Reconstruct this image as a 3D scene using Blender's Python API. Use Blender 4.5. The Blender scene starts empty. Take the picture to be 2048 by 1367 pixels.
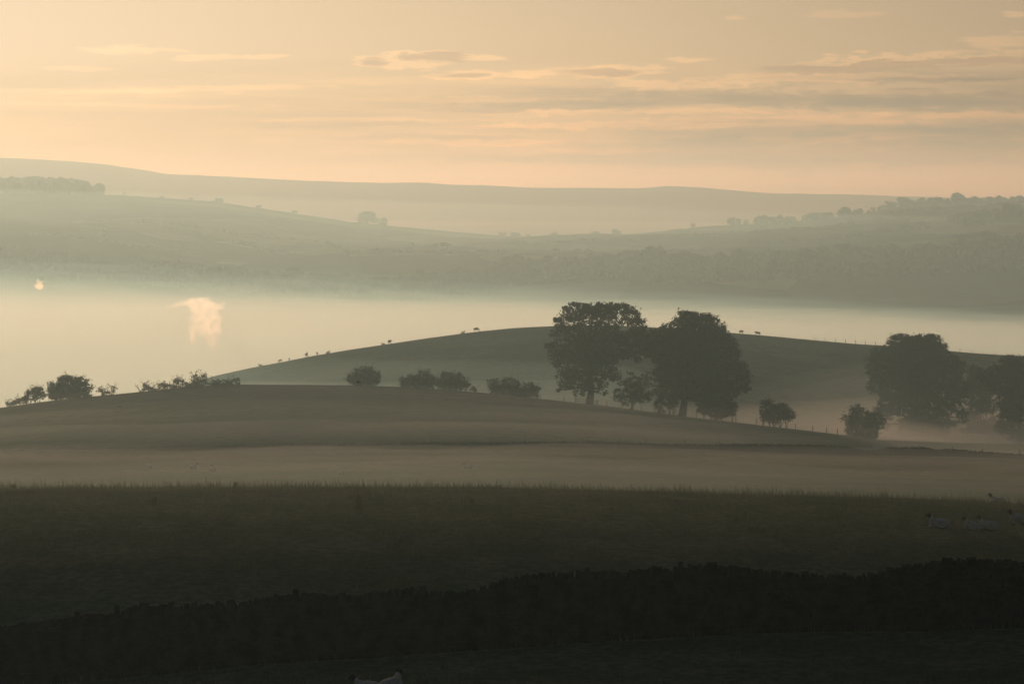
import bpy, bmesh, math, random
import numpy as np
from mathutils import Vector, Matrix, noise as mnoise

random.seed(7)
RNG = np.random.default_rng(11)
SC = bpy.context.scene
COL = SC.collection
R = math.radians

# ------------------------------------------------------------------ camera
FPX = 5973.0                    # focal length in pixels of the 2048 px wide photograph (105 mm)
HOR = 450.0                     # row of the horizon
PITCH = math.atan((683.5 - HOR) / FPX)
cam_d = bpy.data.cameras.new('camera')
cam_d.sensor_width = 36.0
cam_d.lens = FPX / 2048.0 * 36.0
cam_d.clip_start = 0.5
cam_d.clip_end = 40000.0
cam = bpy.data.objects.new('camera', cam_d)
COL.objects.link(cam)
cam.rotation_euler = (R(90) - PITCH, 0, 0)
SC.camera = cam
CP, SP = math.cos(PITCH), math.sin(PITCH)


def at(px, py, Y):
    """The point at ground distance Y that the photograph shows at pixel (px, py)."""
    a, b = (px - 1024.0) / FPX, (683.5 - py) / FPX
    dx, dy, dz = a, CP + b * SP, -SP + b * CP
    s = Y / dy
    return Vector((dx * s, Y, dz * s))


# ------------------------------------------------------------------ node helpers
def new_mat(name):
    m = bpy.data.materials.new(name)
    m.use_nodes = True
    nt = m.node_tree
    nt.nodes.clear()
    return m, nt


class NB:
    """Small helper for writing node trees."""
    def __init__(self, nt):
        self.nt = nt

    def n(self, kind, **kw):
        nd = self.nt.nodes.new(kind)
        for k, v in kw.items():
            setattr(nd, k, v)
        return nd

    def link(self, a, b):
        self.nt.links.new(a, b)

    def setin(self, sock, v):
        if hasattr(v, 'is_output') or isinstance(v, bpy.types.NodeSocket):
            self.link(v, sock)
        else:
            sock.default_value = v

    def m(self, op, a, b=0.0, c=0.0, clamp=False):
        nd = self.n('ShaderNodeMath', operation=op)
        nd.use_clamp = clamp
        for i, v in enumerate((a, b, c)):
            if i < len(nd.inputs):
                self.setin(nd.inputs[i], v)
        return nd.outputs[0]

    def smooth(self, v, lo, hi, a=0.0, b=1.0):
        nd = self.n('ShaderNodeMapRange', interpolation_type='SMOOTHSTEP')
        self.setin(nd.inputs[0], v)
        for i, x in enumerate((lo, hi, a, b)):
            self.setin(nd.inputs[i + 1], x)
        return nd.outputs[0]

    def mix(self, f, a, b, blend='MIX'):
        nd = self.n('ShaderNodeMix', data_type='RGBA', blend_type=blend)
        self.setin(nd.inputs[0], f)
        self.setin(nd.inputs[6], a if not isinstance(a, tuple) else (*a[:3], 1.0))
        self.setin(nd.inputs[7], b if not isinstance(b, tuple) else (*b[:3], 1.0))
        return nd.outputs[2]

    def noise(self, vec, scale, detail=4.0, rough=0.55):
        nd = self.n('ShaderNodeTexNoise')
        if vec is not None:
            self.link(vec, nd.inputs['Vector'])
        nd.inputs['Scale'].default_value = scale
        nd.inputs['Detail'].default_value = detail
        nd.inputs['Roughness'].default_value = rough
        return nd.outputs[0]

    def comb(self, x, y, z):
        nd = self.n('ShaderNodeCombineXYZ')
        for i, v in enumerate((x, y, z)):
            self.setin(nd.inputs[i], v)
        return nd.outputs[0]

    def mapping(self, vec, scale, loc=(0, 0, 0)):
        nd = self.n('ShaderNodeMapping')
        self.link(vec, nd.inputs[0])
        nd.inputs['Scale'].default_value = scale
        nd.inputs['Location'].default_value = loc
        return nd.outputs[0]


def surface(nb, col, rough=0.9, spec=0.15, bump=None, bump_d=0.05, transl=0.0):
    out = nb.n('ShaderNodeOutputMaterial')
    p = nb.n('ShaderNodeBsdfPrincipled')
    nb.setin(p.inputs['Base Color'], (*col, 1.0) if isinstance(col, tuple) else col)
    p.inputs['Roughness'].default_value = rough
    p.inputs['Specular IOR Level'].default_value = spec
    if bump is not None:
        b = nb.n('ShaderNodeBump')
        b.inputs['Distance'].default_value = bump_d
        nb.link(bump, b.inputs['Height'])
        nb.link(b.outputs[0], p.inputs['Normal'])
    if transl:
        t = nb.n('ShaderNodeBsdfTranslucent')
        nb.setin(t.inputs['Color'], (*col, 1.0) if isinstance(col, tuple) else col)
        ms = nb.n('ShaderNodeMixShader')
        ms.inputs[0].default_value = transl
        nb.link(p.outputs[0], ms.inputs[1])
        nb.link(t.outputs[0], ms.inputs[2])
        nb.link(ms.outputs[0], out.inputs['Surface'])
    else:
        nb.link(p.outputs[0], out.inputs['Surface'])


def two_tone(name, c1, c2, scale, rough=0.95, spec=0.05, detail=5.0, transl=0.0, stretch=(1, 1, 1), bump=0.0, lo=0.35, hi=0.65):
    m, nt = new_mat(name)
    nb = NB(nt)
    tc = nb.n('ShaderNodeTexCoord').outputs['Object']
    v = nb.mapping(tc, stretch)
    f = nb.noise(v, scale, detail)
    f2 = nb.noise(v, scale * 7.3, 3.0)
    ff = nb.smooth(nb.m('ADD', nb.m('MULTIPLY', f, 0.7), nb.m('MULTIPLY', f2, 0.3)), lo, hi)
    col = nb.mix(ff, c1, c2)
    surface(nb, col, rough, spec, f2 if bump else None, bump, transl)
    return m


# ------------------------------------------------------------------ object helpers
def tag(o, label=None, cat=None, group=None, kind=None):
    if label:
        o['label'] = label
    if cat:
        o['category'] = cat
    if group:
        o['group'] = group
    if kind:
        o['kind'] = kind
    return o


def mesh_obj(name, verts, faces, mat, parent=None, smooth=False):
    me = bpy.data.meshes.new(name)
    me.from_pydata([tuple(v) for v in verts], [], [tuple(f) for f in faces])
    me.update()
    return me_obj(name, me, mat, parent, smooth)


def me_obj(name, me, mat, parent=None, smooth=False):
    for mm in (mat if isinstance(mat, (list, tuple)) else [mat]):
        if mm is not None:
            me.materials.append(mm)
    if smooth:
        me.polygons.foreach_set('use_smooth', [True] * len(me.polygons))
    o = bpy.data.objects.new(name, me)
    COL.objects.link(o)
    if parent is not None:
        o.parent = parent
    return o


def quads_mesh(name, V):
    """Mesh of free quads; V is an (n,4,3) array."""
    n = len(V)
    me = bpy.data.meshes.new(name)
    me.vertices.add(n * 4)
    me.vertices.foreach_set('co', np.ascontiguousarray(V, dtype=np.float32).ravel())
    me.loops.add(n * 4)
    me.loops.foreach_set('vertex_index', np.arange(n * 4, dtype=np.int32))
    me.polygons.add(n)
    me.polygons.foreach_set('loop_start', np.arange(0, n * 4, 4, dtype=np.int32))
    me.polygons.foreach_set('loop_total', np.full(n, 4, dtype=np.int32))
    me.update(calc_edges=True)
    return me


def empty(name, loc=(0, 0, 0), rz=0.0):
    o = bpy.data.objects.new(name, None)
    COL.objects.link(o)
    o.location = loc
    o.rotation_euler = (0, 0, rz)
    o.empty_display_size = 0.5
    return o


# ------------------------------------------------------------------ terrain
def zrow(Y, pts):
    pts = sorted(pts)
    return (Y, [p[0] for p in pts], [at(p[0], p[1], Y).z for p in pts])


def zconst(Y, z):
    return (Y, [0], [z])


RIDGE_FIELD = [(-400, 985), (0, 979), (300, 977), (700, 975), (1000, 977), (1300, 985), (1600, 993), (1900, 1003), (2048, 1014), (2600, 1050)]
RIDGE_FIELD = [(a, b + 14) for a, b in RIDGE_FIELD]      # the crest itself lies a little beyond the 118 m row
RIDGE_TREES = [(-300, 850), (-100, 826), (0, 817), (100, 804), (200, 793), (280, 785), (380, 775), (480, 770), (600, 769), (700, 770), (800, 775), (900, 782),
               (1000, 790), (1100, 800), (1200, 810), (1300, 823), (1400, 836), (1500, 847), (1600, 859), (1700, 872), (1850, 896), (2048, 915), (2500, 930)]
RIDGE_SHEEP = [(-400, 960), (0, 890), (200, 830), (330, 787), (415, 757), (500, 738), (560, 726), (620, 713), (700, 700), (780, 689), (860, 677), (950, 665),
               (1025, 657), (1100, 653), (1180, 651), (1250, 653), (1300, 656), (1400, 663), (1480, 668), (1560, 675), (1640, 683), (1700, 688), (1770, 692), (1900, 704), (2048, 714), (2600, 760)]
RIDGE_VALLEY = [(-500, 385), (-100, 382), (0, 383), (100, 384), (170, 388), (300, 395), (430, 404), (520, 417), (620, 432), (700, 444), (850, 459), (1000, 472), (1150, 475), (1300, 466),
                (1400, 454), (1500, 448), (1600, 442), (1700, 432), (1780, 416), (1860, 410), (1950, 408), (2048, 405), (2500, 400)]
RIDGE_MOOR = [(-500, 312), (0, 316), (80, 319), (160, 324), (210, 329), (260, 336), (300, 342), (330, 348), (400, 351), (500, 356), (620, 362), (760, 366), (845, 365), (900, 370),
              (980, 371), (1060, 376), (1150, 376), (1200, 376), (1280, 377), (1335, 372), (1400, 375), (1480, 382), (1540, 387), (1620, 388), (1700, 389), (1800, 393), (2048, 398), (2600, 402)]
ROWS = [
    zconst(-200, 0.5), zconst(0, -1.7), zconst(25, -4.6), zconst(50, -8.8),
    zrow(75, [(0, 1425), (500, 1412), (1000, 1402), (1500, 1395), (2048, 1395)]),
    zrow(87, [(0, 1372), (500, 1325), (1000, 1292), (1500, 1262), (2048, 1250)]),
    zrow(92, [(0, 1285), (500, 1262), (1000, 1258), (1500, 1258), (2048, 1262)]),
    zrow(98, [(a, b + 182) for a, b in RIDGE_FIELD]), zrow(104, [(a, b + 100) for a, b in RIDGE_FIELD]), zrow(110, [(a, b + 44) for a, b in RIDGE_FIELD]),
    zrow(118, RIDGE_FIELD),
    zrow(150, [(0, 1005), (1000, 1005), (2048, 1035)]),
    zrow(250, [(0, 1010), (1000, 1008), (2048, 1025)]),
    zrow(330, [(0, 975), (1000, 972), (2048, 985)]),
    zrow(400, [(0, 938), (1000, 930), (2048, 950)]),
    zrow(480, [(0, 900), (500, 893), (1000, 890), (1400, 899), (1700, 909), (2048, 917)]),
    zrow(620, RIDGE_TREES),
    zrow(690, [(0, 850), (300, 840), (500, 828), (900, 835), (1300, 862), (1700, 880), (2048, 890)]),
    zrow(770, [(0, 885), (400, 850), (700, 822), (1000, 815), (1300, 822), (1600, 852), (1900, 876), (2048, 882)]),
    zrow(900, [(0, 915), (300, 845), (415, 802), (600, 762), (800, 728), (1000, 708), (1200, 702), (1400, 712), (1600, 736), (1800, 758), (2048, 790)]),
    zrow(1000, RIDGE_SHEEP),
    zrow(1150, [(0, 890), (200, 850), (415, 805), (700, 757), (1100, 705), (1500, 717), (2048, 760)]),
    zconst(1400, -80), zconst(1800, -86), zconst(2250, -84),
    zrow(2500, [(0, 630), (1000, 632), (2048, 612)]),
    zrow(2800, [(0, 545), (500, 560), (1000, 570), (1500, 550), (2048, 528)]),
    zrow(3300, [(0, 462), (300, 470), (600, 487), (900, 503), (1100, 505), (1400, 492), (1700, 468), (2048, 447)]),
    zrow(4200, RIDGE_VALLEY),
    zrow(4500, [(a, b + 30) for a, b in RIDGE_VALLEY]),
    zrow(4950, [(0, 462), (2048, 470)]),
    zrow(5500, [(0, 392), (600, 425), (1000, 432), (2048, 436)]),
    zrow(6000, RIDGE_MOOR),
    zrow(7000, [(0, 395), (2048, 430)]),
    zconst(9000, 3.0),
]
KY = np.array([r[0] for r in ROWS], float)


def pchip(x, xs, Zs):
    """Monotone cubic through the rows: x (m,), xs (k,), Zs (k,m) -> (m,)"""
    h = np.diff(xs)[:, None]
    d = np.diff(Zs, axis=0) / h
    D = np.zeros_like(Zs)
    same = d[:-1] * d[1:] > 0
    w1, w2 = 2 * h[1:] + h[:-1], h[1:] + 2 * h[:-1]
    with np.errstate(divide='ignore', invalid='ignore'):
        D[1:-1] = np.where(same, (w1 + w2) / (w1 / d[:-1] + w2 / d[1:]), 0.0)
    D[0], D[-1] = d[0], d[-1]
    k = np.clip(np.searchsorted(xs, x) - 1, 0, len(xs) - 2)
    c = np.arange(len(x))
    hh = h[k, 0]
    t = np.clip((x - xs[k]) / hh, 0, 1)
    return ((2 * t**3 - 3 * t**2 + 1) * Zs[k, c] + (t**3 - 2 * t**2 + t) * hh * D[k, c]
            + (-2 * t**3 + 3 * t**2) * Zs[k + 1, c] + (t**3 - t**2) * hh * D[k + 1, c])


def smooth_interp(px, xs, zs):
    """Polyline lightly rounded by averaging neighbours."""
    return (np.interp(px - 16, xs, zs) + 2 * np.interp(px, xs, zs) + np.interp(px + 16, xs, zs)) / 4


def vnoise(x, y, s, seed):
    """Smooth sum of sines: gentle lumps of the land, a pure function of the place."""
    r = np.random.default_rng(seed)
    o = np.zeros_like(x)
    for i in range(7):
        a = r.uniform(0, 2 * math.pi)
        fr = r.uniform(0.6, 2.2) / s
        o += np.sin((x * math.cos(a) + y * math.sin(a)) * fr * 2 * math.pi + r.uniform(0, 6.28)) / 7
    return o


def ground_z(x, y):
    x = np.atleast_1d(np.asarray(x, float))
    y = np.atleast_1d(np.asarray(y, float))
    px = 1024 + FPX * x / np.maximum(y, 60.0) / 1.0
    Z = np.array([smooth_interp(px, np.array(r[1], float), np.array(r[2], float)) for r in ROWS])
    z = pchip(np.clip(y, KY[0], KY[-1]), KY, Z)
    amp = np.interp(y, [0, 60, 118, 400, 1000, 3000, 6000], [0.05, 0.08, 0.06, 0.25, 0.35, 1.6, 1.2])
    z = z + amp * vnoise(x, y, 9, 1) * np.interp(y, [0, 300, 600], [1, 0.3, 0])
    z = z + amp * vnoise(x, y, 60, 2) * np.interp(y, [80, 300, 600], [0, 0.6, 1])
    fold = np.interp(y, [2500, 2850, 3300, 3800, 4120], [0, 4.5, 9.0, 7.0, 0])
    z = z + fold * (vnoise(x, y * 0.8, 520, 3) * 1.5 + vnoise(x, y, 230, 4) * 0.5)
    return z


def gz(x, y):
    return float(ground_z(x, y)[0])


def ypx(px, Y):
    """Ground point at distance Y under pixel column px."""
    p = at(px, 700, Y)
    return Vector((p.x, Y, gz(p.x, Y)))


PXC = np.concatenate([np.arange(-4200, -600, 300), np.arange(-600, -60, 45), np.arange(-60, 2108, 9), np.arange(2110, 2660, 45), np.arange(2660, 6300, 300)]).astype(float)


def sheet(name, ys, mat, label):
    ys = np.asarray(ys, float)
    PX, YY = np.meshgrid(PXC, ys)
    X = (PX - 1024) / FPX * np.maximum(YY, 60.0)
    Z = ground_z(X.ravel(), YY.ravel()).reshape(X.shape)
    V = np.stack([X, YY, Z], -1).reshape(-1, 3)
    nx, ny = len(PXC), len(ys)
    i = (np.arange(ny - 1)[:, None] * nx + np.arange(nx - 1)[None, :]).ravel()
    F = np.stack([i, i + 1, i + nx + 1, i + nx], 1)
    o = mesh_obj(name, V.tolist(), F.tolist(), mat, smooth=True)
    tag(o, label, kind='structure')
    return o


def grass_mat(name, c1, c2, scale, bump=0.0, c3=None, streak=(1, 1, 1)):
    m, nt = new_mat(name)
    nb = NB(nt)
    tc = nb.mapping(nb.n('ShaderNodeTexCoord').outputs['Object'], streak)
    big = nb.smooth(nb.noise(tc, scale, 4), 0.35, 0.65)
    fine = nb.smooth(nb.noise(tc, scale * 14, 4), 0.35, 0.65)
    col = nb.mix(big, c1, c2)
    col = nb.mix(nb.m('MULTIPLY', fine, 0.6), col, c3 or tuple(a * 0.55 for a in c1))
    surface(nb, col, 1.0, 0.0, nb.noise(tc, scale * 30, 3) if bump else None, bump)
    return m


def fields_mat(name):
    """Far valley side: a patchwork of fields, each its own green."""
    m, nt = new_mat(name)
    nb = NB(nt)
    tc = nb.n('ShaderNodeTexCoord').outputs['Object']
    warp = nb.n('ShaderNodeVectorMath', operation='MULTIPLY_ADD')
    nz = nb.n('ShaderNodeTexNoise')
    nb.link(tc, nz.inputs['Vector'])
    nz.inputs['Scale'].default_value = 0.004
    nb.link(nz.outputs[1], warp.inputs[0])
    warp.inputs[1].default_value = (120, 120, 0)
    nb.link(tc, warp.inputs[2])
    v = nb.n('ShaderNodeTexVoronoi')
    nb.link(nb.mapping(warp.outputs[0], (0.0062, 0.0042, 0.0)), v.inputs['Vector'])
    v.inputs['Scale'].default_value = 1.0
    sep = nb.n('ShaderNodeSeparateColor')
    nb.link(v.outputs['Color'], sep.inputs[0])
    col = nb.mix(sep.outputs[0], (0.035, 0.05, 0.02), (0.11, 0.12, 0.055))
    col = nb.mix(nb.smooth(sep.outputs[1], 0.72, 0.76), col, (0.2, 0.17, 0.09))
    col = nb.mix(nb.m('MULTIPLY', nb.smooth(nb.noise(tc, 0.02, 4), 0.4, 0.7), 0.4), col, (0.03, 0.035, 0.02))
    surface(nb, col, 1.0, 0.0)
    return m


M = {}
M['pasture'] = grass_mat('pasture_grass', (0.066, 0.086, 0.046), (0.125, 0.130, 0.078), 0.22, 0.06, streak=(1, 1, 1))
M['hill'] = grass_mat('hill_grass', (0.045, 0.075, 0.036), (0.085, 0.105, 0.055), 0.03, 0.0)
M['dry'] = grass_mat('dry_grass', (0.08, 0.10, 0.055), (0.135, 0.135, 0.08), 0.05, 0.0)
M['fields'] = fields_mat('field_patchwork')
M['moor'] = grass_mat('moor_heather', (0.12, 0.075, 0.05), (0.16, 0.10, 0.065), 0.004)

s_near = sheet('pasture', np.concatenate([np.arange(-200, 60, 20), np.arange(60, 140, 0.75), [140]]), M['pasture'], 'dark green grass pasture on both sides of the foreground stone wall')
s_mid = sheet('pasture', np.concatenate([np.arange(140, 300, 8), np.arange(300, 480, 3), [480]]), M['dry'], 'misty brownish pasture in front of the far dry stone wall')
s_h1 = sheet('hill', np.concatenate([np.arange(480, 690, 2.5), np.arange(690, 770, 8), [770]]), M['hill'], 'low green hill with bushes and large trees along its crest')
s_h2 = sheet('hill', np.concatenate([np.arange(770, 1150, 4), [1150]]), M['hill'], 'rounded green hill with sheep and a fence on its skyline')
s_val = sheet('valley', np.concatenate([np.arange(1150, 2250, 40), np.arange(2250, 4500, 15), [4500]]), M['fields'], 'far valley side with hazy fields and woods')
s_moor = sheet('moor', np.concatenate([np.arange(4500, 5400, 60), np.arange(5400, 6600, 20), np.arange(6600, 9001, 200)]), M['moor'], 'long smooth moorland ridge on the horizon')

# ------------------------------------------------------------------ air and mist
SUN_AZ, SUN_EL = -16.0, 8.0     # degrees, azimuth from the view axis (left negative)


def vol_mat(name, color, density, aniso, absorb=(0, 0, 0)):
    m, nt = new_mat(name)
    nb = NB(nt)
    out = nb.n('ShaderNodeOutputMaterial')
    p = nb.n('ShaderNodeVolumePrincipled')
    p.inputs['Color'].default_value = (*color, 1)
    p.inputs['Density'].default_value = density
    p.inputs['Anisotropy'].default_value = aniso
    p.inputs['Absorption Color'].default_value = (*absorb, 1)
    nb.link(p.outputs[0], out.inputs['Volume'])
    return m


HZ = dict(color=(0.59, 0.87, 1.0), density=0.000225, aniso=0.55, absorb=(1.0, 1.0, 1.0))
M['haze'] = vol_mat('haze_air', HZ['color'], HZ['density'], HZ['aniso'], HZ['absorb'])


def box(name, lo, hi, mat):
    x0, y0, z0 = lo
    x1, y1, z1 = hi
    v = [(x0, y0, z0), (x1, y0, z0), (x1, y1, z0), (x0, y1, z0), (x0, y0, z1), (x1, y0, z1), (x1, y1, z1), (x0, y1, z1)]
    f = [(3, 2, 1, 0), (4, 5, 6, 7), (0, 1, 5, 4), (1, 2, 6, 5), (2, 3, 7, 6), (3, 0, 4, 7)]
    return mesh_obj(name, v, f, mat)


hz = box('haze', (-8600, -420, -92), (8600, 9300, 150), M['haze'])
tag(hz, 'thin morning haze filling the air over the whole valley', kind='stuff')


def mist_bank(label, pxs, ys, topf, mat, bottom):
    """A closed bank of mist with a soft wavy top that sinks into the ground at its rim."""
    PX, YY = np.meshgrid(np.asarray(pxs, float), np.asarray(ys, float))
    X = (PX - 1024) / FPX * YY
    Z = topf(PX, X, YY)
    nx, ny = len(pxs), len(ys)
    V = np.stack([X, YY, Z], -1).reshape(-1, 3)
    Zb = np.minimum(bottom(PX, X, YY) if callable(bottom) else np.full_like(Z, bottom), Z - 0.05)
    B = np.stack([X, YY, Zb], -1).reshape(-1, 3)
    n = nx * ny
    i = (np.arange(ny - 1)[:, None] * nx + np.arange(nx - 1)[None, :]).ravel()
    F = np.stack([i, i + 1, i + nx + 1, i + nx], 1)
    G = F[:, ::-1] + n
    rim = list(range(nx)) + [nx * k + nx - 1 for k in range(1, ny)] + list(range(n - 2, n - nx - 1, -1)) + [nx * k for k in range(ny - 2, 0, -1)]
    S = [(rim[k], rim[k] + n, rim[(k + 1) % len(rim)] + n, rim[(k + 1) % len(rim)]) for k in range(len(rim))]
    o = mesh_obj('mist', np.concatenate([V, B]).tolist(), F.tolist() + G.tolist() + S, mat, smooth=False)
    tag(o, label, kind='stuff')
    return o
def ss(v, lo, hi):
    t = np.clip((v - lo) / (hi - lo), 0, 1)
    return t * t * (3 - 2 * t)


def bank_top(z0, y0, y1, p0=-1500.0, p1=3500.0, wav=1.5, soft=160.0, sink=45.0, seed=5, psoft=400.0, tilt=0.006):
    def f(PX, X, Y):
        rim = ss(Y, y0, y0 + soft) * ss(-Y, -y1, -y1 + soft * 1.6) * ss(PX, p0, p0 + psoft) * ss(-PX, -p1, -p1 + psoft)
        wv = wav * (vnoise(X, Y * 0.5, 260, seed) + 0.6 * vnoise(X, Y * 0.5, 90, seed + 1))
        return z0 + wv - tilt * X - (1 - rim) * sink
    return f


VPX = np.arange(-1500, 3501, 50)
VY = np.concatenate([np.arange(660, 1200, 30), np.arange(1200, 3500, 60)])
NAMES = ('topmost faintest', 'second faint', 'third thin', 'fourth thin', 'fifth pale', 'sixth pale', 'seventh bright', 'eighth bright', 'lowest thickest')
for k in range(9):
    t = k / 8.0
    tint = tuple(p + (q - p) * t for p, q in zip((0.30, 0.80, 1.0), (0.77, 1.0, 1.0)))
    M['mist'] = vol_mat('mist_air', tint, 0.00011 * 1.52 ** k, 0.54, (1 - t,) * 3)
    mist_bank(NAMES[k] + ' layer of mist over the valley floor', VPX, VY,
              bank_top(-46.5 - 3.0 * k, 660, 3440, wav=6.0 - 3.0 * t, seed=5 + 11 * k, tilt=0.046 - 0.034 * t), M['mist'], -91.0)
for zz, dn, sd_, lb in ((-37.0, 0.0003, 131, 'faint topmost mist round the right hand trees'), (-40.5, 0.0004, 137, 'thin upper mist round the right hand trees'),
                        (-44.0, 0.0005, 141, 'middle mist round the right hand trees')):
    M['mist'] = vol_mat('mist_air', (0.8, 0.95, 1.0), dn, 0.5, (1, 1, 1))
    mist_bank(lb, np.arange(900, 3001, 40), np.arange(640, 981, 20), bank_top(zz, 640, 980, 900, 3000, wav=2.4, soft=110, sink=25, seed=sd_, psoft=900), M['mist'], -91.0)
M['mist'] = vol_mat('mist_air', (0.97, 0.96, 0.97), 0.0046, 0.5)
mist_bank('mist pooled in the hollow around the right hand trees', np.arange(900, 3001, 40), np.arange(640, 961, 20),
          bank_top(-48.0, 640, 960, 900, 3000, wav=0.8, soft=60, sink=12, seed=31, psoft=300), M['mist'], -91.0)


M['mist'] = vol_mat('mist_air', (0.45, 0.86, 1.0), 0.00034, 0.5, (1, 1, 1))
mist_bank('thin veil of mist over the upper fields of the far valley side', VPX, np.arange(2900, 4301, 50), bank_top(24.0, 2900, 4300, wav=4, soft=350, sink=90, seed=71, tilt=0.03), M['mist'], -70.0)


for zz, dn, sd_, lb in ((-36.0, 0.0006, 33, 'thin upper mist in the dip below the sheep hill'), (-42.0, 0.0013, 37, 'mist in the dip below the left slope of the sheep hill')):
    M['mist'] = vol_mat('mist_air', (0.62, 0.92, 1.0), dn * 1.15, 0.5, (1, 1, 1))
    mist_bank(lb, np.arange(100, 1601, 40), np.arange(640, 981, 20), bank_top(zz, 640, 980, 100, 1600, wav=2.2, soft=110, sink=20, seed=sd_, psoft=400), M['mist'], -91.0)


def low_top(y0, y1, thick, soft, soft1=None, thin=None):
    def f(PX, X, Y):
        rim = ss(Y, y0, y0 + soft) * ss(-Y, -y1, -y1 + (soft1 or soft))
        if thin:
            rim = rim * (1 - 0.8 * ss(Y, *thin))
        g = ground_z(X.ravel(), Y.ravel()).reshape(X.shape)
        return g - 0.6 + rim * thick * (1 + 0.35 * vnoise(X, Y, 70, 41))
    return f


def low_bottom(PX, X, Y):
    return ground_z(X.ravel(), Y.ravel()).reshape(X.shape) - 1.6


M['mist'] = vol_mat('mist_air', (0.90, 0.93, 0.95), 0.0015, 0.5)
mist_bank('shallow ground mist on the pasture before the far wall', np.arange(-600, 2651, 50), np.arange(290, 473, 7), low_top(290, 472, 2.6, 70, 15), M['mist'], low_bottom)
for th, dn, y1, thin, sf, lb in ((3.4, 0.0011, 620, (485, 545), 9, 'lowest ground mist lying behind the far wall'), (4.6, 0.0006, 646, (500, 600), 14, 'shallow ground mist between the far wall and the tree hill'),
                                 (6.4, 0.0004, 660, (520, 640), 24, 'thin mist drifting up the face of the tree hill')):
    M['mist'] = vol_mat('mist_air', (0.90, 0.95, 0.97), dn, 0.5)
    mist_bank(lb, np.arange(-600, 2651, 50), np.arange(472, y1 + 1, 3), low_top(472, y1, th, sf, 100, thin), M['mist'], low_bottom)
M['mist'] = vol_mat('mist_air', (0.72, 0.90, 0.88), 0.0030, 0.5, (1, 1, 1))
mist_bank('faint ground mist along the grassy crest of the near pasture', np.arange(-600, 2651, 50), np.arange(94, 150.1, 2), low_top(94, 150, 1.9, 12), M['mist'], low_bottom)
M['mist'] = vol_mat('mist_air', (1.0, 0.80, 0.60), 0.00010, 0.55)  # added bank beyond the valley; orange colour stands in for warm-lit air
mist_bank('added haze tinted as warm light between the far valley and the moorland ridge', VPX, np.arange(4350, 9001, 150), bank_top(146.0, 4350, 9000, wav=1.0, soft=700, sink=250, seed=91), M['mist'], -75.0)
for zz, dn, sd_, lb in ((36, 0.00007, 51, 'faint upper mist below the moorland ridge'), (6, 0.00020, 61, 'pale mist filling the far valley below the moor')):
    M['mist'] = vol_mat('mist_air', (0.95, 0.92, 0.9), dn, 0.55, (1, 1, 1))
    mist_bank(lb, VPX, np.arange(4250, 5901, 60), bank_top(zz, 4250, 5900, wav=4, soft=300, sink=70, seed=sd_), M['mist'], -60.0)
#@MIST
# ------------------------------------------------------------------ foliage kit
def leaf_mat(name, c1, c2):
    m, nt = new_mat(name)
    nb = NB(nt)
    tc = nb.n('ShaderNodeTexCoord').outputs['Object']
    f = nb.smooth(nb.noise(tc, 1.3, 4), 0.35, 0.65)
    surface(nb, nb.mix(f, c1, c2), 0.8, 0.1, transl=0.25)
    return m


M['leaf'] = leaf_mat('tree_leaves', (0.022, 0.034, 0.013), (0.040, 0.052, 0.022))
M['leaf_far'] = leaf_mat('far_leaves', (0.03, 0.042, 0.02), (0.04, 0.05, 0.026))
M['bark'] = two_tone('bark', (0.03, 0.027, 0.02), (0.055, 0.048, 0.036), 6.0, stretch=(1, 1, 0.2))
M['wood'] = two_tone('weathered_wood', (0.07, 0.06, 0.05), (0.14, 0.12, 0.10), 9.0, stretch=(1, 1, 0.15))
M['wire'] = two_tone('wire', (0.12, 0.12, 0.12), (0.2, 0.19, 0.18), 3.0, rough=0.5, spec=0.5)
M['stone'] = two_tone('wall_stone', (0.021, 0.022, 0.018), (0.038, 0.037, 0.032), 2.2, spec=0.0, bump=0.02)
M['wool'] = two_tone('fleece', (0.32, 0.31, 0.28), (0.50, 0.48, 0.44), 9.0, bump=0.03)
M['dark_hair'] = two_tone('dark_face_hair', (0.012, 0.011, 0.010), (0.03, 0.027, 0.024), 12.0)
M['cow_hair'] = two_tone('cow_coat', (0.02, 0.015, 0.012), (0.05, 0.035, 0.025), 2.0)
M['feather'] = two_tone('black_feathers', (0.008, 0.008, 0.009), (0.02, 0.02, 0.022), 20.0)
M['render_wall'] = two_tone('whitewashed_wall', (0.62, 0.60, 0.55), (0.78, 0.76, 0.70), 0.5)
M['slate'] = two_tone('slate_roof', (0.06, 0.06, 0.065), (0.11, 0.11, 0.115), 1.5)
M['pane'] = two_tone('window_glass', (0.02, 0.022, 0.025), (0.03, 0.03, 0.035), 1.0, rough=0.15, spec=0.5)
M['blade'] = leaf_mat('grass_blades', (0.055, 0.075, 0.034), (0.10, 0.11, 0.055))
M['weed'] = leaf_mat('dry_weed', (0.045, 0.042, 0.024), (0.07, 0.06, 0.034))


def unit(n):
    v = RNG.normal(size=(n, 3))
    return v / np.linalg.norm(v, axis=1, keepdims=True)


def leaves_at(C, lo, hi):
    """Kite-shaped leaf sprays at the points C, random in attitude."""
    n = len(C)
    a = unit(n)
    b = np.cross(a, unit(n))
    b /= np.maximum(np.linalg.norm(b, axis=1, keepdims=True), 1e-6)
    s = RNG.uniform(lo, hi, (n, 1))
    wd = s * RNG.uniform(0.45, 0.8, (n, 1))
    return np.stack([C - a * s * 0.5, C + b * wd * 0.5 + a * s * 0.08, C + a * s * 0.5, C - b * wd * 0.5 + a * s * 0.08], 1)


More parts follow.
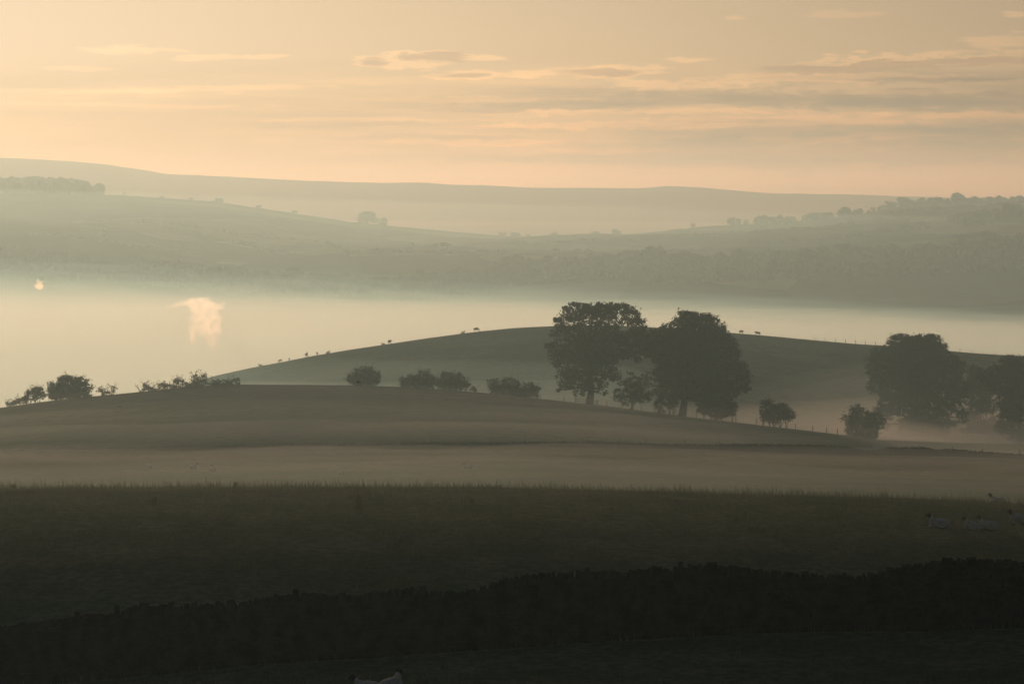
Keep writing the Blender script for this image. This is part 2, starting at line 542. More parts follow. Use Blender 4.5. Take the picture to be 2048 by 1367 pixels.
def lobe_leaves(c, r, clumps, per, rc, lo, hi, inner=0.45):
    d = unit(clumps)
    rad = inner + (1 - inner) * RNG.random((clumps, 1)) ** 0.6
    cc = np.asarray(c) + d * rad * np.asarray(r)
    rcs = rc * RNG.uniform(0.5, 1.3, (clumps, 1, 1))
    P = cc[:, None, :] + RNG.normal(size=(clumps, per, 3)) * rcs * np.array([0.55, 0.55, 0.42])
    return leaves_at(P.reshape(-1, 3), lo, hi)


def tube(V, F, pts, rad, seg=7):
    """Tapered tube through pts."""
    pts = [Vector(p) for p in pts]
    n0 = len(V)
    for i, p in enumerate(pts):
        d = (pts[min(i + 1, len(pts) - 1)] - pts[max(i - 1, 0)]).normalized()
        ref = Vector((0, 1, 0)) if abs(d.y) < 0.9 else Vector((1, 0, 0))
        u = d.cross(ref).normalized()
        v = d.cross(u).normalized()
        for k in range(seg):
            a = 2 * math.pi * k / seg
            V.append(p + (u * math.cos(a) + v * math.sin(a)) * rad[i])
    for i in range(len(pts) - 1):
        for k in range(seg):
            a, b = n0 + i * seg + k, n0 + i * seg + (k + 1) % seg
            F.append((a, b, b + seg, a + seg))
    F.append(tuple(n0 + k for k in range(seg))[::-1])
    F.append(tuple(n0 + (len(pts) - 1) * seg + k for k in range(seg)))


def wob(a, b, n, k):
    a, b = Vector(a), Vector(b)
    L = (b - a).length
    out = []
    for i in range(n):
        t = i / (n - 1)
        j = 0 if i in (0, n - 1) else k * L
        out.append(a.lerp(b, t) + Vector((random.uniform(-j, j), random.uniform(-j, j), random.uniform(-j, j) + 0.10 * L * math.sin(t * math.pi) * 0.5)))
    return out


def tree(name, label, cat, Y, base, lobes, tw, group=None, dens=1.0, leaf=(0.28, 0.55), stems=1, twigs=0, lift=0.0):
    """base: pixel column of the foot; lobes: (px, py, rx, ry[, density]) masses of the crown; tw: trunk radius in metres."""
    foot = ypx(base, Y)
    foot.z -= 0.15
    root = empty(name, foot)
    tag(root, label, cat, group)
    sc = Y / FPX
    V, F, Q, TV, TF = [], [], [], [], []
    xs = [l[0] for l in lobes]
    half = max(max(xs) - min(xs), 2 * max(l[2] for l in lobes)) * sc * 0.5
    top = max(at(l[0], l[1], Y).z for l in lobes) - foot.z
    fork = Vector((random.uniform(-0.3, 0.3), random.uniform(-0.3, 0.3), top * 0.42))
    if stems == 1:
        tube(V, F, [(0, 0, -0.3), (0, 0, 0.25), (0.02 * top, 0, top * 0.14), fork * 0.62, fork], [tw * 1.7, tw * 1.2, tw * 0.95, tw * 0.85, tw * 0.62], 9)
    for l in lobes:
        px, py, rx, ry = l[:4]
        k = l[4] if len(l) > 4 else 1.0
        c = at(px, py, Y) - foot
        r = Vector((rx * sc, 0.85 * max(rx, ry) * sc, ry * sc))
        edge = min(1.0, abs(c.x) / max(half, 0.1))
        c.y += random.uniform(-0.55, 0.55) * half * (1 - 0.8 * edge)
        area = r.x * r.y + r.y * r.z + r.x * r.z
        lf = (leaf[0] + leaf[1]) / 2
        ncl = max(4, int(area * 4.2 * dens * k))
        Q.append(lobe_leaves(c, r, ncl, int(10 + 5 / lf), 0.72 * min(1.0, 0.45 * min(r) + 0.25), *leaf))
        if stems == 1:
            s = fork if c.z > fork.z else fork * max(0.35, c.z / max(fork.z, 0.1) * 0.8)
            tube(V, F, wob(s, c + Vector((0, 0, -0.25 * r.z)), 5, 0.06), [tw * 0.5, tw * 0.36, tw * 0.26, tw * 0.17, tw * 0.08], 6)
            for _ in range(3):
                e = c + Vector([random.uniform(-0.5, 0.5) * q for q in r])
                tube(V, F, wob(c + Vector((0, 0, -0.25 * r.z)), e, 4, 0.08), [tw * 0.14, tw * 0.09, tw * 0.06, 0.02], 5)
        else:
            s00 = Vector((c.x + random.uniform(-0.3, 0.3) * r.x, c.y * 0.6, 0))
            V, F = [], []
            for _ in range(stems):
                s0 = s00 + Vector((random.uniform(-.04, .04), random.uniform(-.04, .04), 0))
                s0.z = gz(foot.x + s0.x, foot.y + s0.y) - foot.z - 0.15
                e = c + Vector([random.uniform(-0.6, 0.6) * q for q in r])
                tube(V, F, wob(s0, e, 4, 0.08), [tw, tw * 0.75, tw * 0.5, tw * 0.2], 5)
            mesh_obj('stem', V, F, M['bark'], root, smooth=True)
        TV, TF = [], []
        for _ in range(twigs):
            a = random.uniform(0.1, math.pi - 0.1)
            e0 = c + Vector((math.cos(a) * r.x * 0.8, random.uniform(-0.4, 0.4) * r.y, math.sin(a) * r.z * 0.8))
            e1 = e0 + Vector((math.cos(a) * 0.5 + random.uniform(-0.3, 0.3), 0, 0.35 + random.random() * 0.7))
            e0 = c
            tube(TV, TF, wob(e0, e1, 4, 0.05), [0.05, 0.04, 0.03, 0.012], 4)
            Q.append(leaves_at(np.array(e1) + RNG.normal(size=(5, 3)) * 0.15, 0.16, 0.3))
        if TV:
            mesh_obj('twig', TV, TF, M['bark'], root, smooth=True)
    if stems == 1:
        mesh_obj('trunk', V, F, M['bark'], root, smooth=True)
    me_obj('crown' if stems == 1 else 'foliage', quads_mesh('crown', np.concatenate(Q)), M['leaf'], root)
    return root


# ------------------------------------------------------------------ the big trees on the hill
tree('broadleaf_tree', 'tall broad tree with sky gaps in its flat top, left of the close pair', 'tree', 623, 1179, [
    (1138, 614, 12, 8), (1152, 609, 10, 6), (1196, 609, 10, 6), (1214, 609, 9, 6), (1242, 612, 14, 7), (1262, 620, 12, 8), (1280, 640, 10, 10), (1116, 640, 10, 10), (1150, 626, 26, 18), (1166, 616, 16, 9), (1184, 616, 20, 10), (1204, 618, 20, 10), (1222, 615, 16, 8), (1180, 626, 22, 12), (1205, 628, 24, 12), (1236, 622, 24, 13), (1262, 634, 20, 17), (1130, 646, 22, 18), (1160, 652, 22, 15, 0.7), (1196, 648, 26, 16, 0.5),
    (1230, 646, 24, 16, 0.55), (1276, 654, 18, 18), (1118, 670, 18, 12, 0.8), (1104, 691, 14, 8), (1150, 676, 26, 16, 0.7), (1185, 682, 26, 18, 0.7), (1222, 680, 32, 20, 1.1),
    (1262, 680, 28, 20), (1286, 672, 14, 16), (1130, 700, 22, 14, 0.7), (1166, 712, 28, 18), (1206, 712, 34, 20, 1.1), (1244, 708, 22, 14, 0.8), (1114, 724, 14, 12, 0.6),
    (1140, 734, 22, 16, 0.7), (1176, 744, 26, 18), (1210, 738, 22, 16), (1120, 748, 12, 9, 0.6), (1134, 764, 22, 12, 0.8), (1160, 772, 18, 13, 0.8), (1206, 770, 12, 12, 0.6),
    (1108, 704, 14, 10, .8), (1124, 712, 20, 14, .8), (1148, 752, 22, 14, .9), (1186, 762, 20, 12, .9), (1222, 752, 18, 12, .8), (1258, 700, 22, 18), (1280, 712, 14, 12), (1292, 688, 12, 14), (1116, 776, 12, 6, 0.6), (1160, 788, 14, 7, 0.5), (1200, 784, 12, 8, 0.5), (1284, 696, 14, 12, 0.7)], 0.72, 'big trees on the hill', 0.9)
tree('broadleaf_tree', 'dense dark tree with a lopsided crown, right one of the close pair of big trees', 'tree', 626, 1365, [
    (1370, 627, 10, 7), (1386, 630, 10, 7), (1410, 634, 12, 8), (1428, 642, 12, 9), (1354, 644, 12, 8), (1446, 664, 12, 10), (1330, 656, 10, 7), (1372, 636, 20, 14), (1388, 642, 22, 16), (1412, 643, 24, 15), (1432, 656, 20, 16), (1352, 656, 20, 15), (1335, 658, 14, 8, 0.8), (1384, 664, 36, 20, 1.3), (1420, 672, 32, 22, 1.2),
    (1328, 676, 18, 18), (1352, 688, 36, 24, 1.3), (1400, 696, 44, 28, 1.4), (1448, 686, 26, 22, 1.2), (1464, 704, 16, 22), (1297, 684, 11, 16), (1311, 664, 14, 9), (1300, 700, 12, 18), (1306, 690, 16, 18), (1322, 745, 20, 18), (1486, 748, 14, 16), (1492, 776, 9, 10), (1462, 786, 18, 12), (1316, 712, 20, 16), (1346, 722, 30, 24, 1.3),
    (1390, 736, 46, 30, 1.4), (1436, 732, 40, 26, 1.3), (1474, 738, 20, 18), (1490, 762, 9, 16, 0.9), (1340, 756, 28, 22, 1.2), (1384, 768, 40, 24, 1.3), (1430, 766, 36, 22, 1.2),
    (1470, 768, 20, 14, 0.8), (1328, 782, 20, 14, 0.9), (1400, 790, 30, 14, 1.1), (1356, 790, 22, 12)], 0.75, 'big trees on the hill', 1.15)
tree('small_tree', 'small thin crowned tree standing between the two big trees on the hill', 'tree', 622, 1264, [
    (1262, 752, 9, 9, 0.6), (1250, 768, 16, 10, 0.7), (1282, 762, 18, 12, 0.8), (1268, 778, 22, 12, 0.9), (1300, 752, 11, 9, 0.6), (1304, 770, 10, 8, 0.5), (1244, 788, 20, 11, 0.8), (1278, 792, 24, 13), (1258, 800, 16, 10),
    (1300, 788, 9, 7, 0.5), (1236, 798, 10, 6, 0.6)], 0.3, dens=1.0, leaf=(0.25, 0.45))
tree('bush', 'low ragged shrub under the left side of the dense dark tree', 'bush', 621, 1330, [(1336, 800, 24, 11), (1318, 808, 14, 9, 0.8), (1346, 808, 12, 9, 0.8), (1322, 820, 12, 6, 0.5)], 0.08, stems=3, dens=1.2, leaf=(0.25, 0.45), group='bushes along the hill crest')
tree('bush', 'broad round shrub under the right side of the dense dark tree', 'bush', 621, 1440, [(1420, 808, 24, 16, 1.2), (1446, 806, 24, 18, 1.2), (1462, 818, 14, 14), (1436, 824, 28, 12, 1.2), (1406, 820, 14, 10)], 0.08, stems=3, dens=1.3, leaf=(0.25, 0.45), group='bushes along the hill crest')
tree('bush', 'two humped bush by the fence, first to the right of the dense dark tree', 'bush', 621, 1554, [(1538, 812, 18, 15), (1562, 818, 18, 13), (1576, 828, 14, 12), (1552, 832, 30, 14, 1.2), (1528, 826, 10, 10, 0.8)], 0.08, stems=4, dens=1.3, leaf=(0.25, 0.45), group='bushes along the hill crest')
tree('broadleaf_tree', 'broad misty tree whose flat top breaks the skyline at the right', 'tree', 770, 1835, [
    (1800, 680, 24, 12, 0.9), (1822, 678, 22, 9), (1843, 677, 20, 9), (1802, 693, 28, 12), (1862, 692, 28, 12), (1834, 690, 40, 12), (1796, 672, 12, 6), (1856, 671, 10, 5), (1874, 675, 10, 6), (1892, 700, 10, 8), (1760, 702, 14, 9), (1862, 679, 18, 10), (1880, 690, 10, 9, 0.7), (1785, 692, 14, 10, 0.8), (1830, 697, 40, 13, 1.1), (1868, 702, 26, 12), (1775, 716, 36, 18, 1.1), (1830, 720, 50, 22, 1.3),
    (1880, 722, 36, 20, 1.2), (1745, 736, 16, 14, 0.9), (1770, 748, 34, 22, 1.2), (1825, 754, 48, 26, 1.3), (1885, 752, 38, 26, 1.2), (1915, 760, 12, 18, 0.9), (1785, 784, 30, 20, 1.2), (1835, 790, 48, 24, 1.3),
    (1890, 788, 34, 24, 1.2), (1800, 815, 30, 16), (1850, 822, 40, 18, 1.1), (1895, 818, 26, 16), (1770, 806, 16, 12, 0.8), (1915, 796, 14, 16), (1840, 845, 50, 14), (1890, 845, 26, 12), (1820, 864, 36, 12), (1870, 866, 34, 12), (1752, 770, 20, 18), (1765, 828, 22, 18), (1918, 738, 14, 16), (1922, 830, 14, 18), (1930, 780, 10, 18), (1742, 722, 14, 10, .8), (1760, 852, 24, 14)], 0.75, 'big trees on the hill', 0.95)
tree('broadleaf_tree', 'dark misty tree cut off by the right edge of the picture', 'tree', 755, 2040, [
    (2028, 722, 30, 11), (2060, 726, 34, 14, 1.2), (1998, 744, 26, 16), (2040, 748, 40, 22, 1.3), (2085, 752, 40, 30, 1.2), (1972, 752, 20, 12, 0.8), (2000, 772, 24, 18), (2044, 782, 44, 24, 1.3), (2090, 800, 40, 28),
    (2008, 800, 22, 18), (2040, 816, 36, 20, 1.2), (2080, 830, 36, 18), (2020, 830, 24, 14), (2040, 852, 34, 16), (2078, 856, 32, 16), (2008, 854, 22, 14), (2045, 872, 34, 12)], 0.7, 'big trees on the hill', 1.05)
tree('bush', 'grey misty bush filling the gap between the two right hand trees', 'bush', 790, 1950, [(1950, 744, 16, 14), (1962, 770, 24, 20), (1950, 800, 22, 20), (1975, 812, 22, 18), (1945, 830, 20, 14), (1955, 856, 28, 16), (1935, 868, 20, 12), (1985, 850, 22, 16), (1938, 770, 14, 18), (1975, 780, 16, 18)], 0.1, stems=3, dens=1.2, group='bushes along the hill crest')
tree('bush', 'misty bush with a peaked top in front of the flat topped right hand tree', 'bush', 690, 1725, [(1712, 820, 14, 12), (1700, 836, 16, 14), (1726, 836, 24, 16), (1752, 838, 22, 14), (1716, 850, 26, 12), (1744, 852, 22, 11), (1708, 866, 20, 10), (1738, 868, 24, 10)], 0.09, stems=3, dens=1.1, leaf=(0.25, 0.5), group='bushes along the hill crest')
# bushes along the crest, left to right
HB = 'bushes along the hill crest'
tree('bush', 'large dense bush on the left skyline, tallest of the left hand group', 'bush', 622, 138, [(135, 762, 22, 12, 1.2), (158, 764, 18, 11), (112, 774, 20, 12), (172, 776, 13, 13), (138, 782, 38, 15, 1.4), (110, 790, 16, 11), (166, 790, 16, 11)], 0.09, stems=4, dens=1.5, leaf=(0.22, 0.42), group=HB, twigs=3)
tree('bush', 'medium bush on the left skyline, touching the left side of the large dense one', 'bush', 622, 72, [(70, 782, 18, 9), (62, 792, 12, 8), (78, 792, 13, 8), (50, 796, 8, 6)], 0.07, stems=3, dens=1.6, leaf=(0.2, 0.38), group=HB, twigs=3)
tree('bush', 'low scrubby bush at the far left, sloping down to the picture edge', 'bush', 622, 36, [(44, 803, 12, 6), (32, 804, 10, 7), (20, 808, 8, 6)], 0.05, stems=3, dens=1.7, leaf=(0.18, 0.34), group=HB, twigs=4)
tree('bush', 'small wispy bush with bare twigs, alone right of the large dense skyline bush', 'bush', 622, 213, [(206, 781, 13, 7, 0.8), (226, 779, 8, 10, 0.5), (216, 787, 16, 5, 0.9)], 0.05, stems=3, dens=1.2, leaf=(0.16, 0.3), group=HB, twigs=4)
tree('hedge', 'ragged skyline hedge of thorny shoots climbing to two tall sprouts', 'hedge', 622, 340, [
    (292, 772, 8, 10, 0.8), (300, 780, 12, 7), (318, 779, 8, 7, 0.8), (324, 771, 8, 7), (342, 773, 16, 7), (356, 764, 11, 9), (372, 771, 14, 6), (388, 756, 7, 9, 0.8), (390, 768, 12, 7), (404, 754, 8, 10, 0.8), (402, 766, 12, 8), (280, 782, 6, 5, 0.7)],
    0.05, stems=2, dens=1.7, leaf=(0.16, 0.32), twigs=4)
tree('bush', 'faint low bush just right of the ragged skyline hedge', 'bush', 628, 452, [(430, 766, 14, 7), (452, 765, 12, 8), (470, 764, 12, 9), (444, 770, 26, 5)], 0.05, stems=2, dens=1.2, leaf=(0.18, 0.34), group=HB, twigs=2)
tree('bush', 'solitary rounded bush below the sheep hill, left of the long double bush', 'bush', 630, 728, [(728, 746, 22, 14, 1.1), (706, 756, 13, 10), (750, 754, 13, 12), (728, 760, 32, 12, 1.3)], 0.09, stems=4, dens=1.4, leaf=(0.2, 0.4), group=HB, twigs=3)
tree('bush', 'left half of the long double bush, flat topped, between the rounded and the dark bush', 'bush', 629, 832, [(818, 760, 18, 12), (848, 752, 20, 12), (832, 766, 34, 11, 1.3), (862, 764, 18, 12)], 0.08, stems=4, dens=1.4, leaf=(0.2, 0.4), group=HB, twigs=2)
tree('bush', 'right half of the long double bush, round topped, sloping off to low shoots', 'bush', 628, 905, [(896, 756, 18, 14), (918, 758, 16, 12), (904, 768, 30, 12, 1.3), (932, 768, 9, 7), (950, 777, 10, 4, 0.7)], 0.08, stems=4, dens=1.4, leaf=(0.2, 0.4), group=HB, twigs=2)
tree('bush', 'dark triple humped bush just left of the tall broad tree', 'bush', 624, 1025, [(992, 770, 18, 14), (1022, 768, 20, 12), (1052, 776, 16, 12), (1072, 782, 10, 12), (1010, 780, 30, 12, 1.3), (1045, 786, 30, 10, 1.2)], 0.08, stems=4, dens=1.5, leaf=(0.2, 0.4), group=HB, twigs=2)


# ------------------------------------------------------------------ fences
def jbox(V, F, c, s, rz=0.0, j=0.0, taper=1.0):
    n0 = len(V)
    cr, sr = math.cos(rz), math.sin(rz)
    for k in range(8):
        x, y, z = ((k & 1) * 2 - 1), ((k >> 1 & 1) * 2 - 1), ((k >> 2 & 1) * 2 - 1)
        t = taper if z > 0 else 1.0
        lx = s[0] / 2 * x * t * (1 + random.uniform(-j, j))
        ly = s[1] / 2 * y * t * (1 + random.uniform(-j, j))
        lz = s[2] / 2 * z * (1 + random.uniform(-j, j))
        V.append((c[0] + lx * cr - ly * sr, c[1] + lx * sr + ly * cr, c[2] + lz))
    for f in ((0, 2, 3, 1), (4, 5, 7, 6), (0, 1, 5, 4), (2, 6, 7, 3), (0, 4, 6, 2), (1, 3, 7, 5)):
        F.append(tuple(n0 + q for q in f))


def fence(label, Y, pxs, h, th, rail=()):
    first = ypx(pxs[0], Y)
    root = empty('wire_fence', first)
    tag(root, label, 'fence')
    feet = []
    for p in pxs:
        q = ypx(p, Y + random.uniform(-0.3, 0.3)) - first
        feet.append(q)
        hh = h * random.uniform(0.88, 1.12)
        V, F = [], []
        tube(V, F, [q + Vector((0, 0, -0.3)), q + Vector((random.uniform(-.03, .03), 0, hh * 0.5)), q + Vector((random.uniform(-.08, .08), 0, hh))], [th, th * 0.95, th * 0.85], 7)
        mesh_obj('post', V, F, M['wood'], root)
    V, F = [], []
    for k in (0.35, 0.6, 0.88):
        for a, b in zip(feet[:-1], feet[1:]):
            mid = (a + b) / 2
            mid.z = gz(first.x + mid.x, first.y + mid.y) - first.z
            tube(V, F, [a + Vector((0, -th, h * k)), mid + Vector((0, -th, h * k - 0.03)), b + Vector((0, -th, h * k))], [0.006] * 3, 4)
    mesh_obj('wire', V, F, M['wire'], root)
    for a, b, k in rail:
        V, F = [], []
        p, q = ypx(a, Y) - first, ypx(b, Y) - first
        jbox(V, F, (0, 0, 0), (1, 1, 1))
        V, F = [], []
        tube(V, F, [p + Vector((0, -th * 1.6, h * k)), q + Vector((0, -th * 1.6, h * k))], [0.06, 0.06], 6)
        mesh_obj('rail', V, F, M['wood'], root)
    return root


fence('weathered post fence running down the crest beneath the big trees', 620.5, [1128, 1151, 1172, 1195, 1214, 1244, 1283, 1310, 1351, 1393, 1432, 1472, 1514, 1553, 1592, 1626, 1654, 1676], 1.25, 0.09, [(1151, 1196, 0.75), (1151, 1196, 0.4)])
fence('thin distant fence on the right skyline of the rounded sheep hill', 1012, [1630, 1650, 1671, 1691, 1711, 1731, 1751, 1772, 1796, 1820, 1845, 1870, 1896, 1920, 1944, 1966, 1990, 2014, 2038, 2062], 1.2, 0.085)
fence('thin posts standing along the back of the far dry stone wall', 483, [860, 926, 981, 1050, 1112, 1177, 1240, 1292, 1371, 1440, 1506, 1613, 1680, 1745, 1840, 1905, 1966, 2040], 1.5, 0.07)

# ------------------------------------------------------------------ dry stone walls
WTOP = [(-900, 1300), (-400, 1272), (0, 1253), (40, 1248), (100, 1240), (150, 1231), (230, 1228), (265, 1212), (330, 1212), (420, 1206), (490, 1203), (540, 1192), (590, 1186), (650, 1187), (700, 1191), (760, 1181), (830, 1177), (870, 1184),
        (920, 1185), (960, 1173), (1000, 1161), (1050, 1151), (1120, 1145), (1170, 1141), (1250, 1141), (1300, 1135), (1360, 1135), (1420, 1130), (1480, 1135), (1520, 1140), (1560, 1145), (1610, 1145), (1640, 1150), (1700, 1151),
        (1750, 1147), (1790, 1133), (1850, 1127), (1920, 1119), (1990, 1119), (2048, 1122), (2500, 1110), (2900, 1105)]
FTOP = [(-900, 915), (0, 899), (300, 895), (650, 886), (850, 884), (1000, 884), (1120, 883), (1200, 882), (1300, 886), (1400, 888), (1500, 887), (1640, 889), (1700, 893), (1722, 899), (1748, 902), (1775, 894), (1850, 893), (1872, 898), (1900, 897), (1950, 901), (2048, 908), (2900, 930)]


def wall(label, Y, tops, p0, p1, course, length, depth, proud, uprights=()):
    tx, ty = [t[0] for t in tops], [t[1] for t in tops]
    a = ypx(p0, Y)
    root = empty('dry_stone_wall', a)
    tag(root, label, 'stone wall')
    x0, x1 = a.x, at(p1, 700, Y).x
    topz = lambda x: at(1024, float(np.interp(1024 + FPX * x / Y, tx, ty)), Y).z
    # hearting: a solid core just inside the stones
    V, F = [], []
    n = int((x1 - x0) / (length * 2)) + 2
    for i in range(n):
        x = x0 + (x1 - x0) * i / (n - 1)
        b, t = gz(x, Y) - 0.3, max(topz(x) - course * 1.8, gz(x, Y) + 0.05)
        for yy in (-depth * 0.5, depth * 0.5):
            V += [(x - a.x, yy, b - a.z), (x - a.x, yy * 0.75, t - a.z)]
    for i in range(n - 1):
        q = i * 4
        F += [(q, q + 4, q + 5, q + 1), (q + 2, q + 3, q + 7, q + 6), (q + 1, q + 5, q + 7, q + 3)]
    mesh_obj('core', V, F, M['stone'], root)
    V, F = [], []
    rows = int(3.2 / course)
    for r in range(rows):
        x = x0 + random.random() * length
        while x < x1:
            L = length * random.uniform(0.5, 1.6)
            zb = gz(x, Y) - 0.1 + r * course * 1.0
            if zb < topz(x) - course * 2.0:
                hgt = course * random.uniform(0.8, 1.02)
                for sgn in (-1, 1):
                    yy = sgn * (depth * 0.5 * (1 - 0.22 * r * course / 2.0) + random.uniform(0, proud))
                    jbox(V, F, (x + L / 2 - a.x, yy, zb + course / 2 - a.z), (L * 0.97, depth * 0.4, hgt), random.uniform(-.05, .05), 0.10)
            x += L
    mesh_obj('stonework', V, F, M['stone'], root)
    V, F = [], []
    x = x0
    while x < x1:
        wv = course * random.choice((0.9, 1.3, 1.8, 2.4, 3.2))
        hh = course * random.uniform(1.5, 2.6)
        t = topz(x + wv / 2) + random.choice((-0.25, -0.1, 0.0, 0.0, 0.1, 0.2, 0.35)) * course
        jbox(V, F, (x + wv / 2 - a.x, random.uniform(-.05, .05), t - hh / 2 - a.z), (wv * random.uniform(0.8, 1.0), depth * random.uniform(0.8, 1.05), hh), random.uniform(-.25, .25), 0.22, random.uniform(0.45, 0.8))
        x += wv * random.uniform(0.62, 0.9)
    for p, t, wpx in uprights:
        x = at(p, 700, Y).x
        z1 = at(p, t, Y).z
        jbox(V, F, (x - a.x, 0, z1 - 0.2 - a.z), (wpx / FPX * Y, depth * 0.6, 0.42), random.uniform(-.1, .1), 0.12, 0.8)
    mesh_obj('coping', V, F, M['stone'], root)
    return root


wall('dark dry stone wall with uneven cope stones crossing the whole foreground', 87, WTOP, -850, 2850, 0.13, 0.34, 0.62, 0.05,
     [(152, 1223, 11), (231, 1209, 8), (590, 1181, 14), (1175, 1136, 9), (1362, 1124, 10), (1890, 1115, 8), (1902, 1116, 13), (285, 1207, 22), (340, 1205, 14), (845, 1173, 14), (1424, 1125, 26), (1690, 1147, 9)])
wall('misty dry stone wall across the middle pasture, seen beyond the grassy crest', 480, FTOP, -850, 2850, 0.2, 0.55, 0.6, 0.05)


# ------------------------------------------------------------------ animals
def ell(bm, c, r, rot=None, seg=16):
    mt = Matrix.Translation(c) @ (rot or Matrix()) @ Matrix.Diagonal((*r, 1))
    bmesh.ops.create_uvsphere(bm, u_segments=seg, v_segments=seg // 2 + 2, radius=1.0, matrix=mt)


def limb(bm, pts, rad):
    V, F = [], []
    tube(V, F, pts, rad, 8)
    vs = [bm.verts.new(v) for v in V]
    for f in F:
        bm.faces.new([vs[i] for i in f])
    for p, r in zip(pts, rad):
        ell(bm, p, (r, r, r), seg=8)


def fuse(bm, voxel, name):
    """Melt overlapping shapes into one continuous skin."""
    me = bpy.data.meshes.new(name)
    bm.to_mesh(me)
    bm.free()
    o = bpy.data.objects.new(name, me)
    COL.objects.link(o)
    m1 = o.modifiers.new('r', 'REMESH')
    m1.mode = 'VOXEL'
    m1.voxel_size = voxel
    m2 = o.modifiers.new('s', 'SMOOTH')
    m2.factor = 0.5
    m2.iterations = 3
    dg = bpy.context.evaluated_depsgraph_get()
    out = bpy.data.meshes.new_from_object(o.evaluated_get(dg))
    out.name = name
    bpy.data.objects.remove(o)
    return out


def sheep_mesh(pose):
    bm = bmesh.new()
    ry = lambda d: Matrix.Rotation(R(d), 4, 'Y')
    if pose == 'lying':
        bz = 0.27
        ell(bm, (0, 0, bz), (0.50, 0.27, 0.26))
        ell(bm, (-0.24, 0.02, bz - 0.01), (0.30, 0.30, 0.25))
        ell(bm, (0.28, 0, bz + 0.03), (0.24, 0.23, 0.24))
        for s in (-1, 1):
            limb(bm, [(0.34, 0.16 * s, 0.14), (0.52, 0.17 * s, 0.07), (0.36, 0.2 * s, 0.05)], [0.07, 0.045, 0.04])
            limb(bm, [(-0.25, 0.22 * s, 0.16), (-0.02, 0.29 * s, 0.08), (-0.22, 0.33 * s, 0.05), (-0.08, 0.34 * s, 0.04)], [0.11, 0.06, 0.045, 0.04])
        nk, hd = [(0.34, 0, bz + 0.10), (0.46, 0, bz + 0.27), (0.52, 0.02, bz + 0.38)], Vector((0.58, 0.03, bz + 0.41))
    else:
        bz = 0.60
        ell(bm, (0, 0, bz), (0.47, 0.25, 0.26))
        ell(bm, (-0.25, 0, bz + 0.01), (0.27, 0.26, 0.25))
        ell(bm, (0.26, 0, bz + 0.0), (0.25, 0.23, 0.25))
        for s in (-1, 1):
            limb(bm, [(0.30, 0.13 * s, 0.46), (0.31, 0.13 * s, 0.24), (0.30, 0.13 * s, 0.02)], [0.07, 0.038, 0.034])
            limb(bm, [(-0.30, 0.14 * s, 0.50), (-0.26, 0.14 * s, 0.36), (-0.38, 0.14 * s, 0.22), (-0.36, 0.14 * s, 0.02)], [0.11, 0.06, 0.038, 0.034])
        if pose == 'grazing':
            nk, hd = [(0.36, 0, bz + 0.02), (0.52, 0, bz - 0.14), (0.60, 0, bz - 0.30)], Vector((0.64, 0, bz - 0.40))
        else:
            nk, hd = [(0.36, 0, bz + 0.10), (0.47, 0, bz + 0.24), (0.53, 0, bz + 0.34)], Vector((0.59, 0, bz + 0.37))
    limb(bm, [(-0.48, 0, bz + 0.08), (-0.54, 0, bz - 0.08)], [0.06, 0.04])
    limb(bm, nk, [0.15, 0.115, 0.09])
    tilt = 35 if pose != 'grazing' else 70
    ell(bm, hd, (0.11, 0.075, 0.085), ry(tilt))
    mz = hd + Vector((math.cos(R(tilt)) * 0.11, 0, -math.sin(R(tilt)) * 0.11))
    ell(bm, mz, (0.085, 0.05, 0.052), ry(tilt))
    for s in (-1, 1):
        ell(bm, hd + Vector((-0.03, 0.11 * s, 0.03)), (0.03, 0.075, 0.02), Matrix.Rotation(R(-18 * s), 4, 'X'), 8)
        ell(bm, hd + Vector((0.045, 0.06 * s, 0.03)), (0.018, 0.016, 0.018), None, 8)
    me = fuse(bm, 0.022, 'body')
    me.materials.append(M['wool'])
    me.materials.append(M['dark_hair'])
    for p in me.polygons:
        c = p.center
        face = (c - (hd + mz) / 2).length < 0.20
        leg = c.z < (0.30 if pose != 'lying' else 0.075) and pose != 'x'
        p.material_index = 1 if (face or leg) else 0
        p.use_smooth = True
    return me


def cow_mesh():
    bm = bmesh.new()
    bz = 1.0
    ell(bm, (0, 0, bz), (0.85, 0.36, 0.40))
    ell(bm, (-0.55, 0, bz + 0.08), (0.42, 0.33, 0.36))
    ell(bm, (0.5, 0, bz + 0.04), (0.42, 0.31, 0.42))
    for s in (-1, 1):
        limb(bm, [(0.58, 0.2 * s, 0.85), (0.6, 0.2 * s, 0.42), (0.58, 0.2 * s, 0.04)], [0.14, 0.075, 0.065])
        limb(bm, [(-0.68, 0.2 * s, 0.9), (-0.6, 0.2 * s, 0.62), (-0.82, 0.2 * s, 0.42), (-0.78, 0.2 * s, 0.04)], [0.2, 0.11, 0.075, 0.065])
    limb(bm, [(0.7, 0, bz + 0.12), (1.0, 0, bz + 0.2), (1.18, 0, bz + 0.26)], [0.24, 0.19, 0.15])
    ell(bm, (1.27, 0, bz + 0.24), (0.19, 0.13, 0.15), Matrix.Rotation(R(35), 4, 'Y'))
    ell(bm, (1.42, 0, bz + 0.10), (0.15, 0.1, 0.10), Matrix.Rotation(R(35), 4, 'Y'))
    for s in (-1, 1):
        ell(bm, (1.2, 0.22 * s, bz + 0.32), (0.05, 0.13, 0.04), None, 8)
    limb(bm, [(-0.94, 0, bz + 0.25), (-1.05, 0, bz), (-1.03, 0, 0.45)], [0.05, 0.04, 0.05])
    ell(bm, (-0.45, 0, 0.6), (0.2, 0.14, 0.12))
    me = fuse(bm, 0.045, 'body')
    me.materials.append(M['cow_hair'])
    for p in me.polygons:
        p.use_smooth = True
    return me


